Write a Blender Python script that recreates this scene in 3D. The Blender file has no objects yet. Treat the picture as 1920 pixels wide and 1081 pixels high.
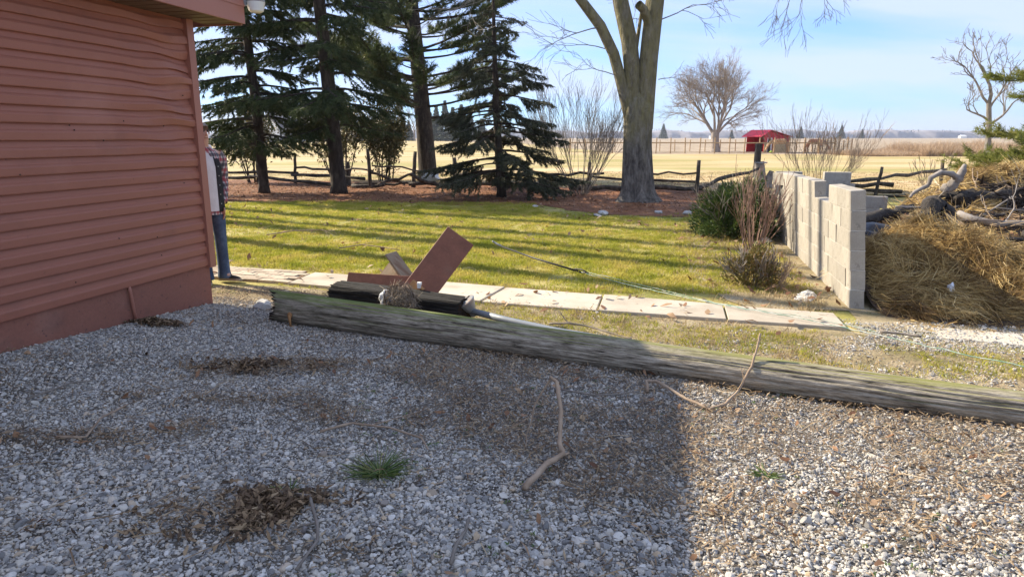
import bpy, bmesh, math, random
import numpy as np
from mathutils import Vector, Matrix
from mathutils.geometry import tessellate_polygon

R = random.Random(11)
NR = np.random.default_rng(11)
SC = bpy.context.scene
COL = SC.collection
rad = math.radians

# ------------------------------------------------------------------ camera, sky, sun, exposure
cam_d = bpy.data.cameras.new('camera')
cam = bpy.data.objects.new('camera', cam_d)
COL.objects.link(cam)
cam.location = (0, 0, 1.6)
cam.rotation_euler = (rad(90 - 12.66), 0, 0)
cam_d.sensor_width = 36
cam_d.lens = 23.62
cam_d.clip_start = 0.05
cam_d.clip_end = 9000
SC.camera = cam

SUN_EL = 33.6
SUN_DIR = (-0.862, 0.507)                    # horizontal direction towards the sun
world = bpy.data.worlds.new('World')
SC.world = world
world.use_nodes = True
wn, wl = world.node_tree.nodes, world.node_tree.links
wn.clear()
w_out = wn.new('ShaderNodeOutputWorld')
w_bg = wn.new('ShaderNodeBackground')
w_sky = wn.new('ShaderNodeTexSky')
w_sky.sky_type = 'NISHITA'
w_sky.sun_disc = False
w_sky.sun_elevation = rad(SUN_EL)
w_sky.sun_rotation = math.atan2(SUN_DIR[0], SUN_DIR[1])
w_sky.altitude = 200
w_sky.air_density = 1.0
w_sky.dust_density = 0.6
w_sky.ozone_density = 4.0
w_bg.inputs['Strength'].default_value = 0.092
# thin veils of cloud over the whole sky
w_tc = wn.new('ShaderNodeTexCoord')
w_sep = wn.new('ShaderNodeSeparateXYZ')
wl.new(w_tc.outputs['Generated'], w_sep.inputs[0])
w_den = wn.new('ShaderNodeMath'); w_den.operation = 'ADD'; w_den.inputs[1].default_value = 0.22
w_abs = wn.new('ShaderNodeMath'); w_abs.operation = 'ABSOLUTE'
wl.new(w_sep.outputs['Z'], w_abs.inputs[0]); wl.new(w_abs.outputs[0], w_den.inputs[0])
w_dx = wn.new('ShaderNodeMath'); w_dx.operation = 'DIVIDE'
w_dy = wn.new('ShaderNodeMath'); w_dy.operation = 'DIVIDE'
wl.new(w_sep.outputs['X'], w_dx.inputs[0]); wl.new(w_den.outputs[0], w_dx.inputs[1])
wl.new(w_sep.outputs['Y'], w_dy.inputs[0]); wl.new(w_den.outputs[0], w_dy.inputs[1])
w_cmb = wn.new('ShaderNodeCombineXYZ')
wl.new(w_dx.outputs[0], w_cmb.inputs[0]); wl.new(w_dy.outputs[0], w_cmb.inputs[1])
w_map = wn.new('ShaderNodeMapping')
w_map.inputs['Scale'].default_value = (0.55, 1.5, 1)
w_map.inputs['Rotation'].default_value = (0, 0, 0.25)
w_map.inputs['Location'].default_value = (1.35, 0.35, 0)
wl.new(w_cmb.outputs[0], w_map.inputs[0])
w_nz = wn.new('ShaderNodeTexNoise')
w_nz.inputs['Scale'].default_value = 0.9
w_nz.inputs['Detail'].default_value = 6
w_nz.inputs['Roughness'].default_value = 0.5
w_nz.inputs['Distortion'].default_value = 0.3
wl.new(w_map.outputs[0], w_nz.inputs[0])
w_rmp = wn.new('ShaderNodeValToRGB')
w_rmp.color_ramp.elements[0].position = 0.25
w_rmp.color_ramp.elements[0].color = (0, 0, 0, 1)
w_rmp.color_ramp.elements[1].position = 0.54
w_rmp.color_ramp.elements[1].color = (0.85, 0.85, 0.85, 1)
wl.new(w_nz.outputs['Fac'], w_rmp.inputs[0])
w_mix = wn.new('ShaderNodeMixRGB')
w_mix.inputs['Color2'].default_value = (4.2, 4.75, 6.0, 1)
wl.new(w_rmp.outputs[0], w_mix.inputs['Fac'])
w_tint = wn.new('ShaderNodeMixRGB'); w_tint.blend_type = 'MULTIPLY'; w_tint.inputs['Fac'].default_value = 1
w_tint.inputs['Color2'].default_value = (0.54, 0.92, 1.52, 1)          # clear cold winter air
wl.new(w_sky.outputs[0], w_tint.inputs['Color1'])
wl.new(w_tint.outputs[0], w_mix.inputs['Color1'])
wl.new(w_mix.outputs[0], w_bg.inputs['Color'])
wl.new(w_bg.outputs[0], w_out.inputs['Surface'])

sun_d = bpy.data.lights.new('sun', 'SUN')
sun_d.energy = 5.0
sun_d.angle = rad(0.55)
sun_d.color = (1.0, 0.88, 0.68)
sun = bpy.data.objects.new('sun', sun_d)
COL.objects.link(sun)
ce, se = math.cos(rad(SUN_EL)), math.sin(rad(SUN_EL))
sun.rotation_euler = Vector((SUN_DIR[0] * ce, SUN_DIR[1] * ce, se)).to_track_quat('Z', 'Y').to_euler()
sun.location = (-20, 12, 20)

SC.view_settings.view_transform = 'Standard'
SC.view_settings.look = 'None'
SC.view_settings.gamma = 1
SC.view_settings.exposure = 1.06
SC.view_settings.use_curve_mapping = False
SC.cycles.max_bounces = 6
SC.cycles.transparent_max_bounces = 6


# ------------------------------------------------------------------ helpers: noise
def _hash(ix, iy, seed):
    h = (ix.astype(np.int64) * 374761393 + iy.astype(np.int64) * 668265263 + seed * 974711) & 0x7fffffff
    h = ((h ^ (h >> 13)) * 1274126177) & 0x7fffffff
    return ((h ^ (h >> 16)) & 0xffff) / 65535.0


def vnoise(x, y, seed=0):
    x = np.asarray(x, float); y = np.asarray(y, float)
    ix = np.floor(x); iy = np.floor(y)
    fx = x - ix; fy = y - iy
    fx = fx * fx * (3 - 2 * fx); fy = fy * fy * (3 - 2 * fy)
    a = _hash(ix, iy, seed); b = _hash(ix + 1, iy, seed)
    c = _hash(ix, iy + 1, seed); d = _hash(ix + 1, iy + 1, seed)
    return (a * (1 - fx) + b * fx) * (1 - fy) + (c * (1 - fx) + d * fx) * fy


def fbm(x, y, seed=0, octv=4):
    s = 0; a = 0.5; t = 0
    for k in range(octv):
        s = s + a * vnoise(x * 2 ** k, y * 2 ** k, seed + k * 17); t += a; a *= 0.5
    return s / t


# ------------------------------------------------------------------ helpers: objects
def tag(o, label=None, cat=None, group=None, kind=None):
    if label: o['label'] = label
    if cat: o['category'] = cat
    if group: o['group'] = group
    if kind: o['kind'] = kind
    return o


def thing(name, label, cat, loc=(0, 0, 0), rotz=0, group=None):
    o = bpy.data.objects.new(name, None)
    o.empty_display_size = 0.1
    COL.objects.link(o)
    o.location = loc; o.rotation_euler = (0, 0, rotz)
    return tag(o, label, cat, group)


def link(name, me, parent=None, kind=None):
    o = bpy.data.objects.new(name, me)
    COL.objects.link(o)
    if parent is not None:
        o.parent = parent
    if kind: o['kind'] = kind
    return o


def copy_tree(root):
    r = root.copy(); COL.objects.link(r)
    for ch in root.children:
        c = ch.copy(); COL.objects.link(c); c.parent = r
        for g in ch.children:
            d = g.copy(); COL.objects.link(d); d.parent = c
    return r


class M:
    """collects shapes for ONE mesh object"""
    def __init__(self):
        self.v = []; self.f = []; self.mi = []

    def add(self, vs, fs, mi=0):
        b = len(self.v)
        self.v.extend([tuple(p) for p in vs])
        self.f.extend([tuple(i + b for i in f) for f in fs])
        self.mi.extend([mi] * len(fs))
        return self

    def tube(self, pts, radii, sides=8, cap=True, mi=0, flat=1.0):
        pts = [Vector(p) for p in pts]
        n = len(pts)
        if not hasattr(radii, '__len__'): radii = [radii] * n
        vs = []; prev = None
        for i, p in enumerate(pts):
            t = (pts[min(i + 1, n - 1)] - pts[max(i - 1, 0)])
            if t.length < 1e-9: t = Vector((0, 0, 1))
            t.normalize()
            if prev is None:
                u = t.orthogonal().normalized()
            else:
                u = prev - t * prev.dot(t)
                u = t.orthogonal().normalized() if u.length < 1e-6 else u.normalized()
            prev = u
            w = t.cross(u)
            for k in range(sides):
                a = 2 * math.pi * k / sides
                vs.append(p + (u * math.cos(a) + w * math.sin(a) * flat) * radii[i])
        fs = []
        for i in range(n - 1):
            for k in range(sides):
                k2 = (k + 1) % sides
                fs.append((i * sides + k, i * sides + k2, (i + 1) * sides + k2, (i + 1) * sides + k))
        if cap:
            fs.append(tuple(range(sides - 1, -1, -1)))
            fs.append(tuple((n - 1) * sides + k for k in range(sides)))
        return self.add(vs, fs, mi)

    def box(self, c, size, axes=None, mi=0, jit=0.0):
        c = Vector(c)
        ax = axes or (Vector((1, 0, 0)), Vector((0, 1, 0)), Vector((0, 0, 1)))
        vs = []
        for sx in (-.5, .5):
            for sy in (-.5, .5):
                for sz in (-.5, .5):
                    p = c + ax[0] * sx * size[0] + ax[1] * sy * size[1] + ax[2] * sz * size[2]
                    if jit: p += Vector((R.uniform(-jit, jit), R.uniform(-jit, jit), R.uniform(-jit, jit)))
                    vs.append(p)
        fs = [(0, 1, 3, 2), (4, 6, 7, 5), (0, 4, 5, 1), (2, 3, 7, 6), (0, 2, 6, 4), (1, 5, 7, 3)]
        return self.add(vs, fs, mi)

    def prism(self, poly, thick):
        """poly: list of 3-D points in a plane; thick: Vector offset"""
        n = len(poly); t = Vector(thick)
        vs = [Vector(p) for p in poly] + [Vector(p) + t for p in poly]
        fs = [tuple(range(n)), tuple(range(2 * n - 1, n - 1, -1))]
        for k in range(n):
            fs.append((k, k + n, (k + 1) % n + n, (k + 1) % n))
        return self.add(vs, fs)

    def lathe(self, prof, sides=16, c=(0, 0, 0), axis=None, mi=0):
        c = Vector(c)
        q = Vector((0, 0, 1)).rotation_difference(Vector(axis).normalized()) if axis is not None else None
        vs = []
        for r, z in prof:
            for k in range(sides):
                a = 2 * math.pi * k / sides
                p = Vector((r * math.cos(a), r * math.sin(a), z))
                vs.append(c + (q @ p if q else p))
        fs = []
        for i in range(len(prof) - 1):
            for k in range(sides):
                k2 = (k + 1) % sides
                fs.append((i * sides + k, i * sides + k2, (i + 1) * sides + k2, (i + 1) * sides + k))
        fs.append(tuple(range(sides - 1, -1, -1)))
        fs.append(tuple((len(prof) - 1) * sides + k for k in range(sides)))
        return self.add(vs, fs, mi)

    def mesh(self, name, mats, smooth=False):
        me = bpy.data.meshes.new(name)
        me.from_pydata(self.v, [], self.f)
        if not isinstance(mats, (list, tuple)): mats = [mats]
        for m in mats: me.materials.append(m)
        if len(mats) > 1: me.polygons.foreach_set('material_index', self.mi)
        if smooth: me.polygons.foreach_set('use_smooth', [True] * len(me.polygons))
        me.update()
        return me

    def obj(self, name, mats, parent=None, smooth=False, kind=None):
        return link(name, self.mesh(name, mats, smooth), parent, kind)


def fix_normals(o):
    bm = bmesh.new(); bm.from_mesh(o.data)
    bmesh.ops.recalc_face_normals(bm, faces=bm.faces)
    bm.to_mesh(o.data); bm.free()
    return o


def np_mesh(name, V, F, mat, rnd=None, smooth=False):
    """V (n,3), F (m,k) numpy arrays to a mesh; rnd one value per face"""
    me = bpy.data.meshes.new(name)
    V = np.ascontiguousarray(V, np.float32); F = np.ascontiguousarray(F, np.int32)
    m, k = F.shape
    me.vertices.add(len(V)); me.vertices.foreach_set('co', V.ravel())
    me.loops.add(m * k); me.loops.foreach_set('vertex_index', F.ravel())
    me.polygons.add(m)
    me.polygons.foreach_set('loop_start', np.arange(0, m * k, k, dtype=np.int32))
    if rnd is not None:
        a = me.attributes.new('rnd', 'FLOAT', 'FACE')
        a.data.foreach_set('value', np.ascontiguousarray(rnd, np.float32))
    if smooth: me.polygons.foreach_set('use_smooth', np.ones(m, bool))
    me.materials.append(mat)
    me.update(calc_edges=True)
    return me


def unit(a):
    return a / np.maximum(np.linalg.norm(a, axis=1, keepdims=True), 1e-9)


def flakes(P, length, width, tilt=0.5, rng=NR, droop=0.0):
    """P (n,3): small bent leaves; returns V,F quads (2 per flake)"""
    n = len(P)
    yaw = rng.uniform(0, 2 * math.pi, n)
    d = np.stack([np.cos(yaw), np.sin(yaw), rng.normal(0, tilt, n)], 1); d = unit(d)
    s = np.stack([-np.sin(yaw), np.cos(yaw), rng.normal(0, tilt, n)], 1); s = unit(s)
    up = np.cross(d, s)
    L = length[:, None] * .5; W = width[:, None] * .5
    bend = rng.uniform(-.5, .9, n)[:, None] * L
    a = P - d * L; b = P + up * bend * .5; c = P + d * L
    k = .35
    V = np.stack([a - s * W * k, a + s * W * k, b - s * W, b + s * W, c - s * W * k * .6, c + s * W * k * .6], 1).reshape(-1, 3)
    i = np.arange(n)[:, None] * 6
    F = np.concatenate([i + np.array([[0, 1, 3, 2]]), i + np.array([[2, 3, 5, 4]])], 1).reshape(-1, 4)
    return V, F


def strands(P, D, length, width, curve=0.25, rng=NR):
    """ribbons of two quads starting at P along D"""
    n = len(P); D = unit(D)
    r = unit(rng.normal(size=(n, 3)))
    s = unit(np.cross(D, r)); up = np.cross(s, D)
    L = length[:, None]; W = width[:, None] * .5
    c = rng.normal(0, curve, n)[:, None] * L
    p0 = P; p1 = P + D * L * .5 + up * c * .5; p2 = P + D * L
    V = np.stack([p0 - s * W, p0 + s * W, p1 - s * W, p1 + s * W, p2 - s * W * .5, p2 + s * W * .5], 1).reshape(-1, 3)
    i = np.arange(n)[:, None] * 6
    F = np.concatenate([i + np.array([[0, 1, 3, 2]]), i + np.array([[2, 3, 5, 4]])], 1).reshape(-1, 4)
    return V, F


def scatter(name, P, rot, scl, protos, idx, kind='stuff'):
    """one stuff object that instances small meshes on points"""
    me = bpy.data.meshes.new(name)
    me.vertices.add(len(P)); me.vertices.foreach_set('co', np.ascontiguousarray(P, np.float32).ravel())
    a = me.attributes.new('rot', 'FLOAT_VECTOR', 'POINT'); a.data.foreach_set('vector', np.ascontiguousarray(rot, np.float32).ravel())
    a = me.attributes.new('scl', 'FLOAT_VECTOR', 'POINT'); a.data.foreach_set('vector', np.ascontiguousarray(scl, np.float32).ravel())
    a = me.attributes.new('pick', 'INT', 'POINT'); a.data.foreach_set('value', np.ascontiguousarray(idx, np.int32))
    o = link(name, me, None, kind)
    c = bpy.data.collections.new(name + '_pieces')
    for p in protos: c.objects.link(p)
    ng = bpy.data.node_groups.new(name + '_scatter', 'GeometryNodeTree')
    ng.interface.new_socket('Geometry', in_out='INPUT', socket_type='NodeSocketGeometry')
    ng.interface.new_socket('Geometry', in_out='OUTPUT', socket_type='NodeSocketGeometry')
    N, L = ng.nodes, ng.links
    gi = N.new('NodeGroupInput'); go = N.new('NodeGroupOutput')
    ci = N.new('GeometryNodeCollectionInfo')
    ci.inputs['Collection'].default_value = c
    ci.inputs['Separate Children'].default_value = True
    ci.inputs['Reset Children'].default_value = True
    io = N.new('GeometryNodeInstanceOnPoints')
    io.inputs['Pick Instance'].default_value = True
    def attr(nm, t):
        x = N.new('GeometryNodeInputNamedAttribute'); x.data_type = t; x.inputs['Name'].default_value = nm
        return [q for q in x.outputs if q.enabled and q.name == 'Attribute'][0]
    L.new(gi.outputs[0], io.inputs['Points']); L.new(ci.outputs[0], io.inputs['Instance'])
    L.new(attr('rot', 'FLOAT_VECTOR'), io.inputs['Rotation'])
    L.new(attr('scl', 'FLOAT_VECTOR'), io.inputs['Scale'])
    L.new(attr('pick', 'INT'), io.inputs['Instance Index'])
    L.new(io.outputs[0], go.inputs[0])
    md = o.modifiers.new('scatter', 'NODES'); md.node_group = ng
    return o


# ------------------------------------------------------------------ helpers: materials
def mat(name, stops, scale=4.0, detail=5, rough=0.85, bump=0.0, bscale=None, stretch=(1, 1, 1), coord='Object',
        src='noise', spec=0.3, metal=0.0, transl=0.0, fine=0.0, fscale=60.0, extra=None, distort=0.0, bdist=0.01, nrough=0.55):
    """stops [(pos,(r,g,b))...] over a noise / a per-face attribute / a per-instance random"""
    m = bpy.data.materials.new(name); m.use_nodes = True
    N, L = m.node_tree.nodes, m.node_tree.links
    b = N['Principled BSDF']
    b.inputs['Roughness'].default_value = rough
    b.inputs['Specular IOR Level'].default_value = spec
    b.inputs['Metallic'].default_value = metal
    if coord == 'World':
        g = N.new('ShaderNodeNewGeometry'); co = g.outputs['Position']
    else:
        t = N.new('ShaderNodeTexCoord'); co = t.outputs['Object']
    mp = N.new('ShaderNodeMapping'); mp.inputs['Scale'].default_value = stretch
    L.new(co, mp.inputs[0]); cv = mp.outputs[0]
    def noise(sc, det, ro=.55, dis=0.0):
        x = N.new('ShaderNodeTexNoise'); x.inputs['Scale'].default_value = sc
        x.inputs['Detail'].default_value = det; x.inputs['Roughness'].default_value = ro
        x.inputs['Distortion'].default_value = dis
        L.new(cv, x.inputs['Vector']); return x.outputs['Fac']
    if src == 'noise': fac = noise(scale, detail, nrough, distort)
    elif src == 'face':
        a = N.new('ShaderNodeAttribute'); a.attribute_name = 'rnd'; fac = a.outputs['Fac']
    else:
        a = N.new('ShaderNodeObjectInfo'); fac = a.outputs['Random']
    rp = N.new('ShaderNodeValToRGB'); cr = rp.color_ramp
    while len(cr.elements) > len(stops): cr.elements.remove(cr.elements[-1])
    while len(cr.elements) < len(stops): cr.elements.new(1.0)
    for e, (p, c) in zip(cr.elements, stops):
        e.position = p; e.color = (c[0], c[1], c[2], 1)
    L.new(fac, rp.inputs[0]); colr = rp.outputs[0]
    if fine:
        f = noise(fscale, 4, .65)
        mr = N.new('ShaderNodeMapRange'); mr.inputs['From Min'].default_value = .25; mr.inputs['From Max'].default_value = .75
        mr.inputs['To Min'].default_value = 1 - fine; mr.inputs['To Max'].default_value = 1 + fine
        L.new(f, mr.inputs['Value'])
        mx = N.new('ShaderNodeMixRGB'); mx.blend_type = 'MULTIPLY'; mx.inputs['Fac'].default_value = 1
        L.new(colr, mx.inputs[1]); L.new(mr.outputs[0], mx.inputs[2]); colr = mx.outputs[0]
    if extra: colr = extra(N, L, colr, cv, noise)
    L.new(colr, b.inputs['Base Color'])
    if bump:
        bp = N.new('ShaderNodeBump'); bp.inputs['Strength'].default_value = bump; bp.inputs['Distance'].default_value = bdist
        L.new(noise(bscale or scale * 4, 5, .6), bp.inputs['Height']); L.new(bp.outputs[0], b.inputs['Normal'])
    if transl:
        tr = N.new('ShaderNodeBsdfTranslucent'); L.new(colr, tr.inputs['Color'])
        ms = N.new('ShaderNodeMixShader'); ms.inputs[0].default_value = transl
        out = N['Material Output']
        L.new(b.outputs[0], ms.inputs[1]); L.new(tr.outputs[0], ms.inputs[2]); L.new(ms.outputs[0], out.inputs['Surface'])
    return m


def overlay(color, scale, lo, hi, stretch=None, amount=1.0, normal_up=None):
    """extra colour (moss, stain, wear) laid over a material where a noise is high"""
    def f(N, L, colr, cv, noise):
        fac = noise(scale, 5, .6)
        mr = N.new('ShaderNodeMapRange'); mr.inputs['From Min'].default_value = lo; mr.inputs['From Max'].default_value = hi
        mr.inputs['To Max'].default_value = amount
        L.new(fac, mr.inputs['Value']); fo = mr.outputs[0]
        if normal_up:
            g = N.new('ShaderNodeNewGeometry'); s = N.new('ShaderNodeSeparateXYZ'); L.new(g.outputs['Normal'], s.inputs[0])
            m2 = N.new('ShaderNodeMapRange'); m2.inputs['From Min'].default_value = normal_up[0]; m2.inputs['From Max'].default_value = normal_up[1]
            L.new(s.outputs['Z'], m2.inputs['Value'])
            mu = N.new('ShaderNodeMath'); mu.operation = 'MULTIPLY'
            L.new(fo, mu.inputs[0]); L.new(m2.outputs[0], mu.inputs[1]); fo = mu.outputs[0]
        mx = N.new('ShaderNodeMixRGB'); L.new(fo, mx.inputs[0]); L.new(colr, mx.inputs[1]); mx.inputs[2].default_value = (*color, 1)
        return mx.outputs[0]
    return f


def chain(*fs):
    def f(N, L, colr, cv, noise):
        for g in fs: colr = g(N, L, colr, cv, noise)
        return colr
    return f


def piece_tone(N, L, colr, cv, noise):
    """each block or slab came from its own batch"""
    o = N.new('ShaderNodeObjectInfo'); q = N.new('ShaderNodeMapRange'); q.inputs['To Min'].default_value = .84; q.inputs['To Max'].default_value = 1.08; L.new(o.outputs['Random'], q.inputs['Value'])
    x = N.new('ShaderNodeMixRGB'); x.blend_type = 'MULTIPLY'; x.inputs[0].default_value = 1; L.new(colr, x.inputs[1]); L.new(q.outputs[0], x.inputs[2])
    return x.outputs[0]


def lichen_shadow_edge(N, L, colr, cv, noise):
    """yellowish lichen on the upper stems, its lower end painting the shadow edge across the trunk"""
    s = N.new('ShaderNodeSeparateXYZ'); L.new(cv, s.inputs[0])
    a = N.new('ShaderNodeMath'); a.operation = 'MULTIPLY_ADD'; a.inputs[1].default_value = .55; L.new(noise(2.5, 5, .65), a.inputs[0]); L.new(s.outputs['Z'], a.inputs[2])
    q = N.new('ShaderNodeMapRange'); q.inputs['From Min'].default_value = .60; q.inputs['From Max'].default_value = .84; L.new(a.outputs[0], q.inputs['Value'])  # lichen fades out at the height of the trunk's shadow edge, painted in colour
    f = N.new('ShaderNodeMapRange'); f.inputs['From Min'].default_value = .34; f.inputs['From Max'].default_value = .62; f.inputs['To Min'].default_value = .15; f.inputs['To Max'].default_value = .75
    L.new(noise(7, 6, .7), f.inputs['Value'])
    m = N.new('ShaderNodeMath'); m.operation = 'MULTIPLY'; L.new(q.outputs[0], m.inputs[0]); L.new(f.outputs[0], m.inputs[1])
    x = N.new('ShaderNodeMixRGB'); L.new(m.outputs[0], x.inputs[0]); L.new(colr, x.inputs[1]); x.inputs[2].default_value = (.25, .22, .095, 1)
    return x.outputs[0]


def moss_end(N, L, colr, cv, noise):
    """moss and dark damp wood towards the rotten end (local x = 0) of the pole"""
    s = N.new('ShaderNodeSeparateXYZ'); L.new(cv, s.inputs[0])
    g = N.new('ShaderNodeNewGeometry'); n = N.new('ShaderNodeSeparateXYZ'); L.new(g.outputs['Normal'], n.inputs[0])
    def mr(v, a, b, c, d):
        q = N.new('ShaderNodeMapRange'); q.inputs['From Min'].default_value = a; q.inputs['From Max'].default_value = b
        q.inputs['To Min'].default_value = c; q.inputs['To Max'].default_value = d; L.new(v, q.inputs['Value']); return q.outputs[0]
    def mul(a, b):
        q = N.new('ShaderNodeMath'); q.operation = 'MULTIPLY'; L.new(a, q.inputs[0]); L.new(b, q.inputs[1]); return q.outputs[0]
    def mix(f, c, col):
        q = N.new('ShaderNodeMixRGB'); L.new(f, q.inputs[0]); L.new(c, q.inputs[1]); q.inputs[2].default_value = (*col, 1); return q.outputs[0]
    damp = mul(mr(s.outputs['X'], .08, 2.4, 1, 0), mr(noise(1.6, 6, .65), .42, .66, 0, .75))
    c = mix(damp, colr, (.055, .056, .040))
    top = mul(mul(mr(s.outputs['X'], .8, 3.7, 1, .0), mr(n.outputs['Z'], .66, .97, 0, 1)), mr(noise(2.6, 7, .75), .36, .56, 0, .95))
    c = mix(top, c, (.115, .165, .022))
    low = mul(mul(mr(s.outputs['X'], .15, 2.6, 1, .0), mr(noise(2.3, 6, .7), .52, .66, 0, .7)), mr(n.outputs['Z'], -.9, .5, .2, 1))
    return mix(low, c, (.07, .085, .025))


MT = {}
MT['tilled'] = mat('tilled_soil', [(.36, (.13, .10, .07)), (.5, (.33, .255, .17)), (.64, (.52, .43, .31))], scale=.45, detail=9, coord='World',
                   fine=.5, fscale=3, bump=.6, bscale=2.2, bdist=.1, stretch=(.5, 1, 1), nrough=.7)
MT['mown'] = mat('dry_mown_grass', [(.3, (.36, .265, .12)), (.5, (.50, .375, .195)), (.7, (.60, .46, .27))], scale=.22, detail=8, coord='World',
                 fine=.22, fscale=14, bump=.5, bscale=22, bdist=.05, nrough=.65,
                 stretch=(.3, 1, 1), extra=chain(overlay((.29, .26, .075), .16, .44, .60, amount=.85), overlay((.24, .17, .10), .9, .56, .72, amount=.5)))
MT['lawn'] = mat('lawn_soil', [(.3, (.20, .20, .045)), (.5, (.33, .29, .08)), (.7, (.45, .35, .15))], scale=1.1, detail=8, coord='World',
                 fine=.35, fscale=50, bump=.6, bscale=60, bdist=.02)
MT['verge'] = mat('verge_soil', [(.3, (.14, .13, .05)), (.5, (.29, .23, .13)), (.7, (.42, .35, .23))], scale=2.2, detail=8, coord='World',
                  fine=.4, fscale=70, bump=.6, bscale=90, bdist=.02)
MT['mulch'] = mat('needle_litter', [(.3, (.12, .052, .025)), (.5, (.235, .10, .043)), (.7, (.37, .185, .085))], scale=1.6, detail=9, coord='World',
                  fine=.5, fscale=26, bump=.9, bscale=30, bdist=.05, nrough=.7)
MT['grit'] = mat('gravel_fines', [(.3, (.075, .064, .052)), (.5, (.16, .137, .109)), (.7, (.27, .235, .185))], scale=3, detail=8, coord='World',
                 fine=.5, fscale=120, bump=1, bscale=120, bdist=.012)
MT['stone'] = mat('crushed_limestone', [(0, (.17, .165, .16)), (.22, (.32, .31, .295)), (.5, (.45, .435, .405)), (.72, (.55, .50, .42)), (.88, (.66, .64, .60)), (.96, (.50, .38, .25)), (1, (.20, .19, .19))],
                  src='obj', rough=.9, fine=.15, fscale=40, bump=.3, bscale=30, bdist=.05)
MT['concrete'] = mat('path_concrete', [(.3, (.42, .36, .28)), (.5, (.50, .44, .35)), (.7, (.56, .50, .41))], scale=2, detail=8, fine=.1, fscale=60,
                     bump=.25, bscale=80, bdist=.005, extra=chain(overlay((.25, .20, .14), 1.5, .50, .72, amount=.6), overlay((.20, .17, .13), 9, .62, .70, amount=.5), piece_tone))
MT['brick'] = mat('path_brick', [(0, (.34, .27, .20)), (.5, (.43, .36, .27)), (1, (.50, .42, .32))], src='obj', fine=.2, fscale=40, bump=.3, bscale=60, bdist=.006)
MT['block'] = mat('block_concrete', [(.3, (.335, .305, .255)), (.5, (.415, .38, .325)), (.7, (.49, .455, .395))], scale=2.5, detail=8, fine=.14, fscale=90,
                  bump=.8, bscale=110, bdist=.008, extra=chain(overlay((.20, .18, .15), 3.0, .46, .68, amount=.65), overlay((.15, .135, .115), 14, .60, .70, amount=.6), overlay((.60, .58, .53), 5, .60, .70, amount=.5), piece_tone))
MT['mortar'] = mat('mortar', [(.3, (.5, .48, .44)), (.7, (.62, .6, .55))], scale=20, bump=.5, bscale=90)
MT['siding'] = mat('siding_vinyl', [(.3, (.295, .112, .072)), (.7, (.345, .133, .087))], scale=.8, detail=4, rough=.5, spec=.35, fine=.08, fscale=160,
                   bump=.12, bscale=90, bdist=.002, extra=chain(overlay((.40, .185, .135), 1.1, .50, .72, amount=.5), overlay((.20, .085, .062), 2.6, .56, .74, amount=.45), overlay((.16, .07, .05), 34, .69, .72, amount=.7)))
MT['siding_trim'] = mat('trim_metal', [(.3, (.315, .128, .088)), (.7, (.355, .146, .102))], scale=2, rough=.42, spec=.4)
MT['foundation'] = mat('painted_foundation', [(.3, (.245, .103, .072)), (.7, (.295, .125, .088))], scale=1.5, detail=6, fine=.12, fscale=50, bump=.5, bscale=70,
                       bdist=.006, extra=chain(overlay((.34, .20, .155), 2.4, .50, .72, amount=.45), overlay((.17, .085, .065), 5, .56, .70, amount=.5), overlay((.10, .055, .05), 26, .64, .69, amount=.85)))
MT['soffit'] = mat('soffit', [(.3, (.12, .075, .05)), (.7, (.16, .10, .07))], scale=3, rough=.6)
MT['roof'] = mat('shingle', [(.3, (.06, .05, .045)), (.7, (.11, .09, .08))], scale=18, bump=.5)
MT['pole'] = mat('weathered_pole', [(.34, (.020, .016, .012)), (.405, (.15, .125, .092)), (.52, (.33, .285, .22)), (.68, (.52, .465, .375))], scale=5.5, detail=9, stretch=(.9, 8, 8),
                 bump=.7, bscale=16, bdist=.012, nrough=.72, fine=.3, fscale=26,
                 extra=chain(overlay((.215, .215, .05), 1.8, .34, .56, amount=.8, normal_up=(.62, .98)), lambda N, L, c, cv, nz: moss_end(N, L, c, cv, nz)))
MT['moss_pole'] = mat('mossy_pole', [(.28, (.04, .04, .032)), (.45, (.13, .125, .095)), (.6, (.24, .225, .18)), (.75, (.36, .34, .28))], scale=5.5, detail=9, stretch=(.55, 7, 7),
                      bump=1.0, bscale=11, bdist=.02, nrough=.68, fine=.25, fscale=22,
                      extra=chain(overlay((.085, .10, .03), .9, .42, .62, amount=.6), overlay((.10, .16, .016), .8, .2, .42, amount=.9, normal_up=(.45, .92))))
MT['rot'] = mat('rotten_wood', [(.3, (.015, .010, .008)), (.6, (.06, .038, .025)), (.8, (.13, .08, .05))], scale=14, stretch=(.4, 3, 3), bump=1, bscale=20, bdist=.03)
MT['dark_beam'] = mat('dark_weathered_beam', [(.36, (.006, .006, .005)), (.5, (.020, .018, .016)), (.76, (.065, .060, .053))], scale=6, detail=9, stretch=(.6, 6, 6),
                      bump=1, bscale=12, bdist=.02, nrough=.7)
MT['board_red'] = mat('red_brown_board', [(.3, (.19, .074, .044)), (.6, (.24, .096, .058)), (.8, (.28, .118, .074))], scale=5, detail=6, rough=.6, fine=.12, fscale=50,
                      bump=.15, bscale=60, extra=chain(overlay((.13, .050, .032), 4.5, .50, .68, amount=.6), overlay((.36, .19, .12), 2.2, .56, .70, amount=.45), overlay((.42, .30, .22), 45, .70, .73, amount=.8)))
MT['board_raw'] = mat('raw_board', [(.3, (.20, .15, .10)), (.7, (.34, .27, .19))], scale=6, stretch=(1, 5, 1), fine=.15, bump=.2,
                      extra=overlay((.16, .085, .05), 3, .5, .62, amount=.8))
MT['board_orange'] = mat('rusty_end_grain', [(.3, (.30, .15, .06)), (.7, (.42, .24, .11))], scale=8, bump=.3)
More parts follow.
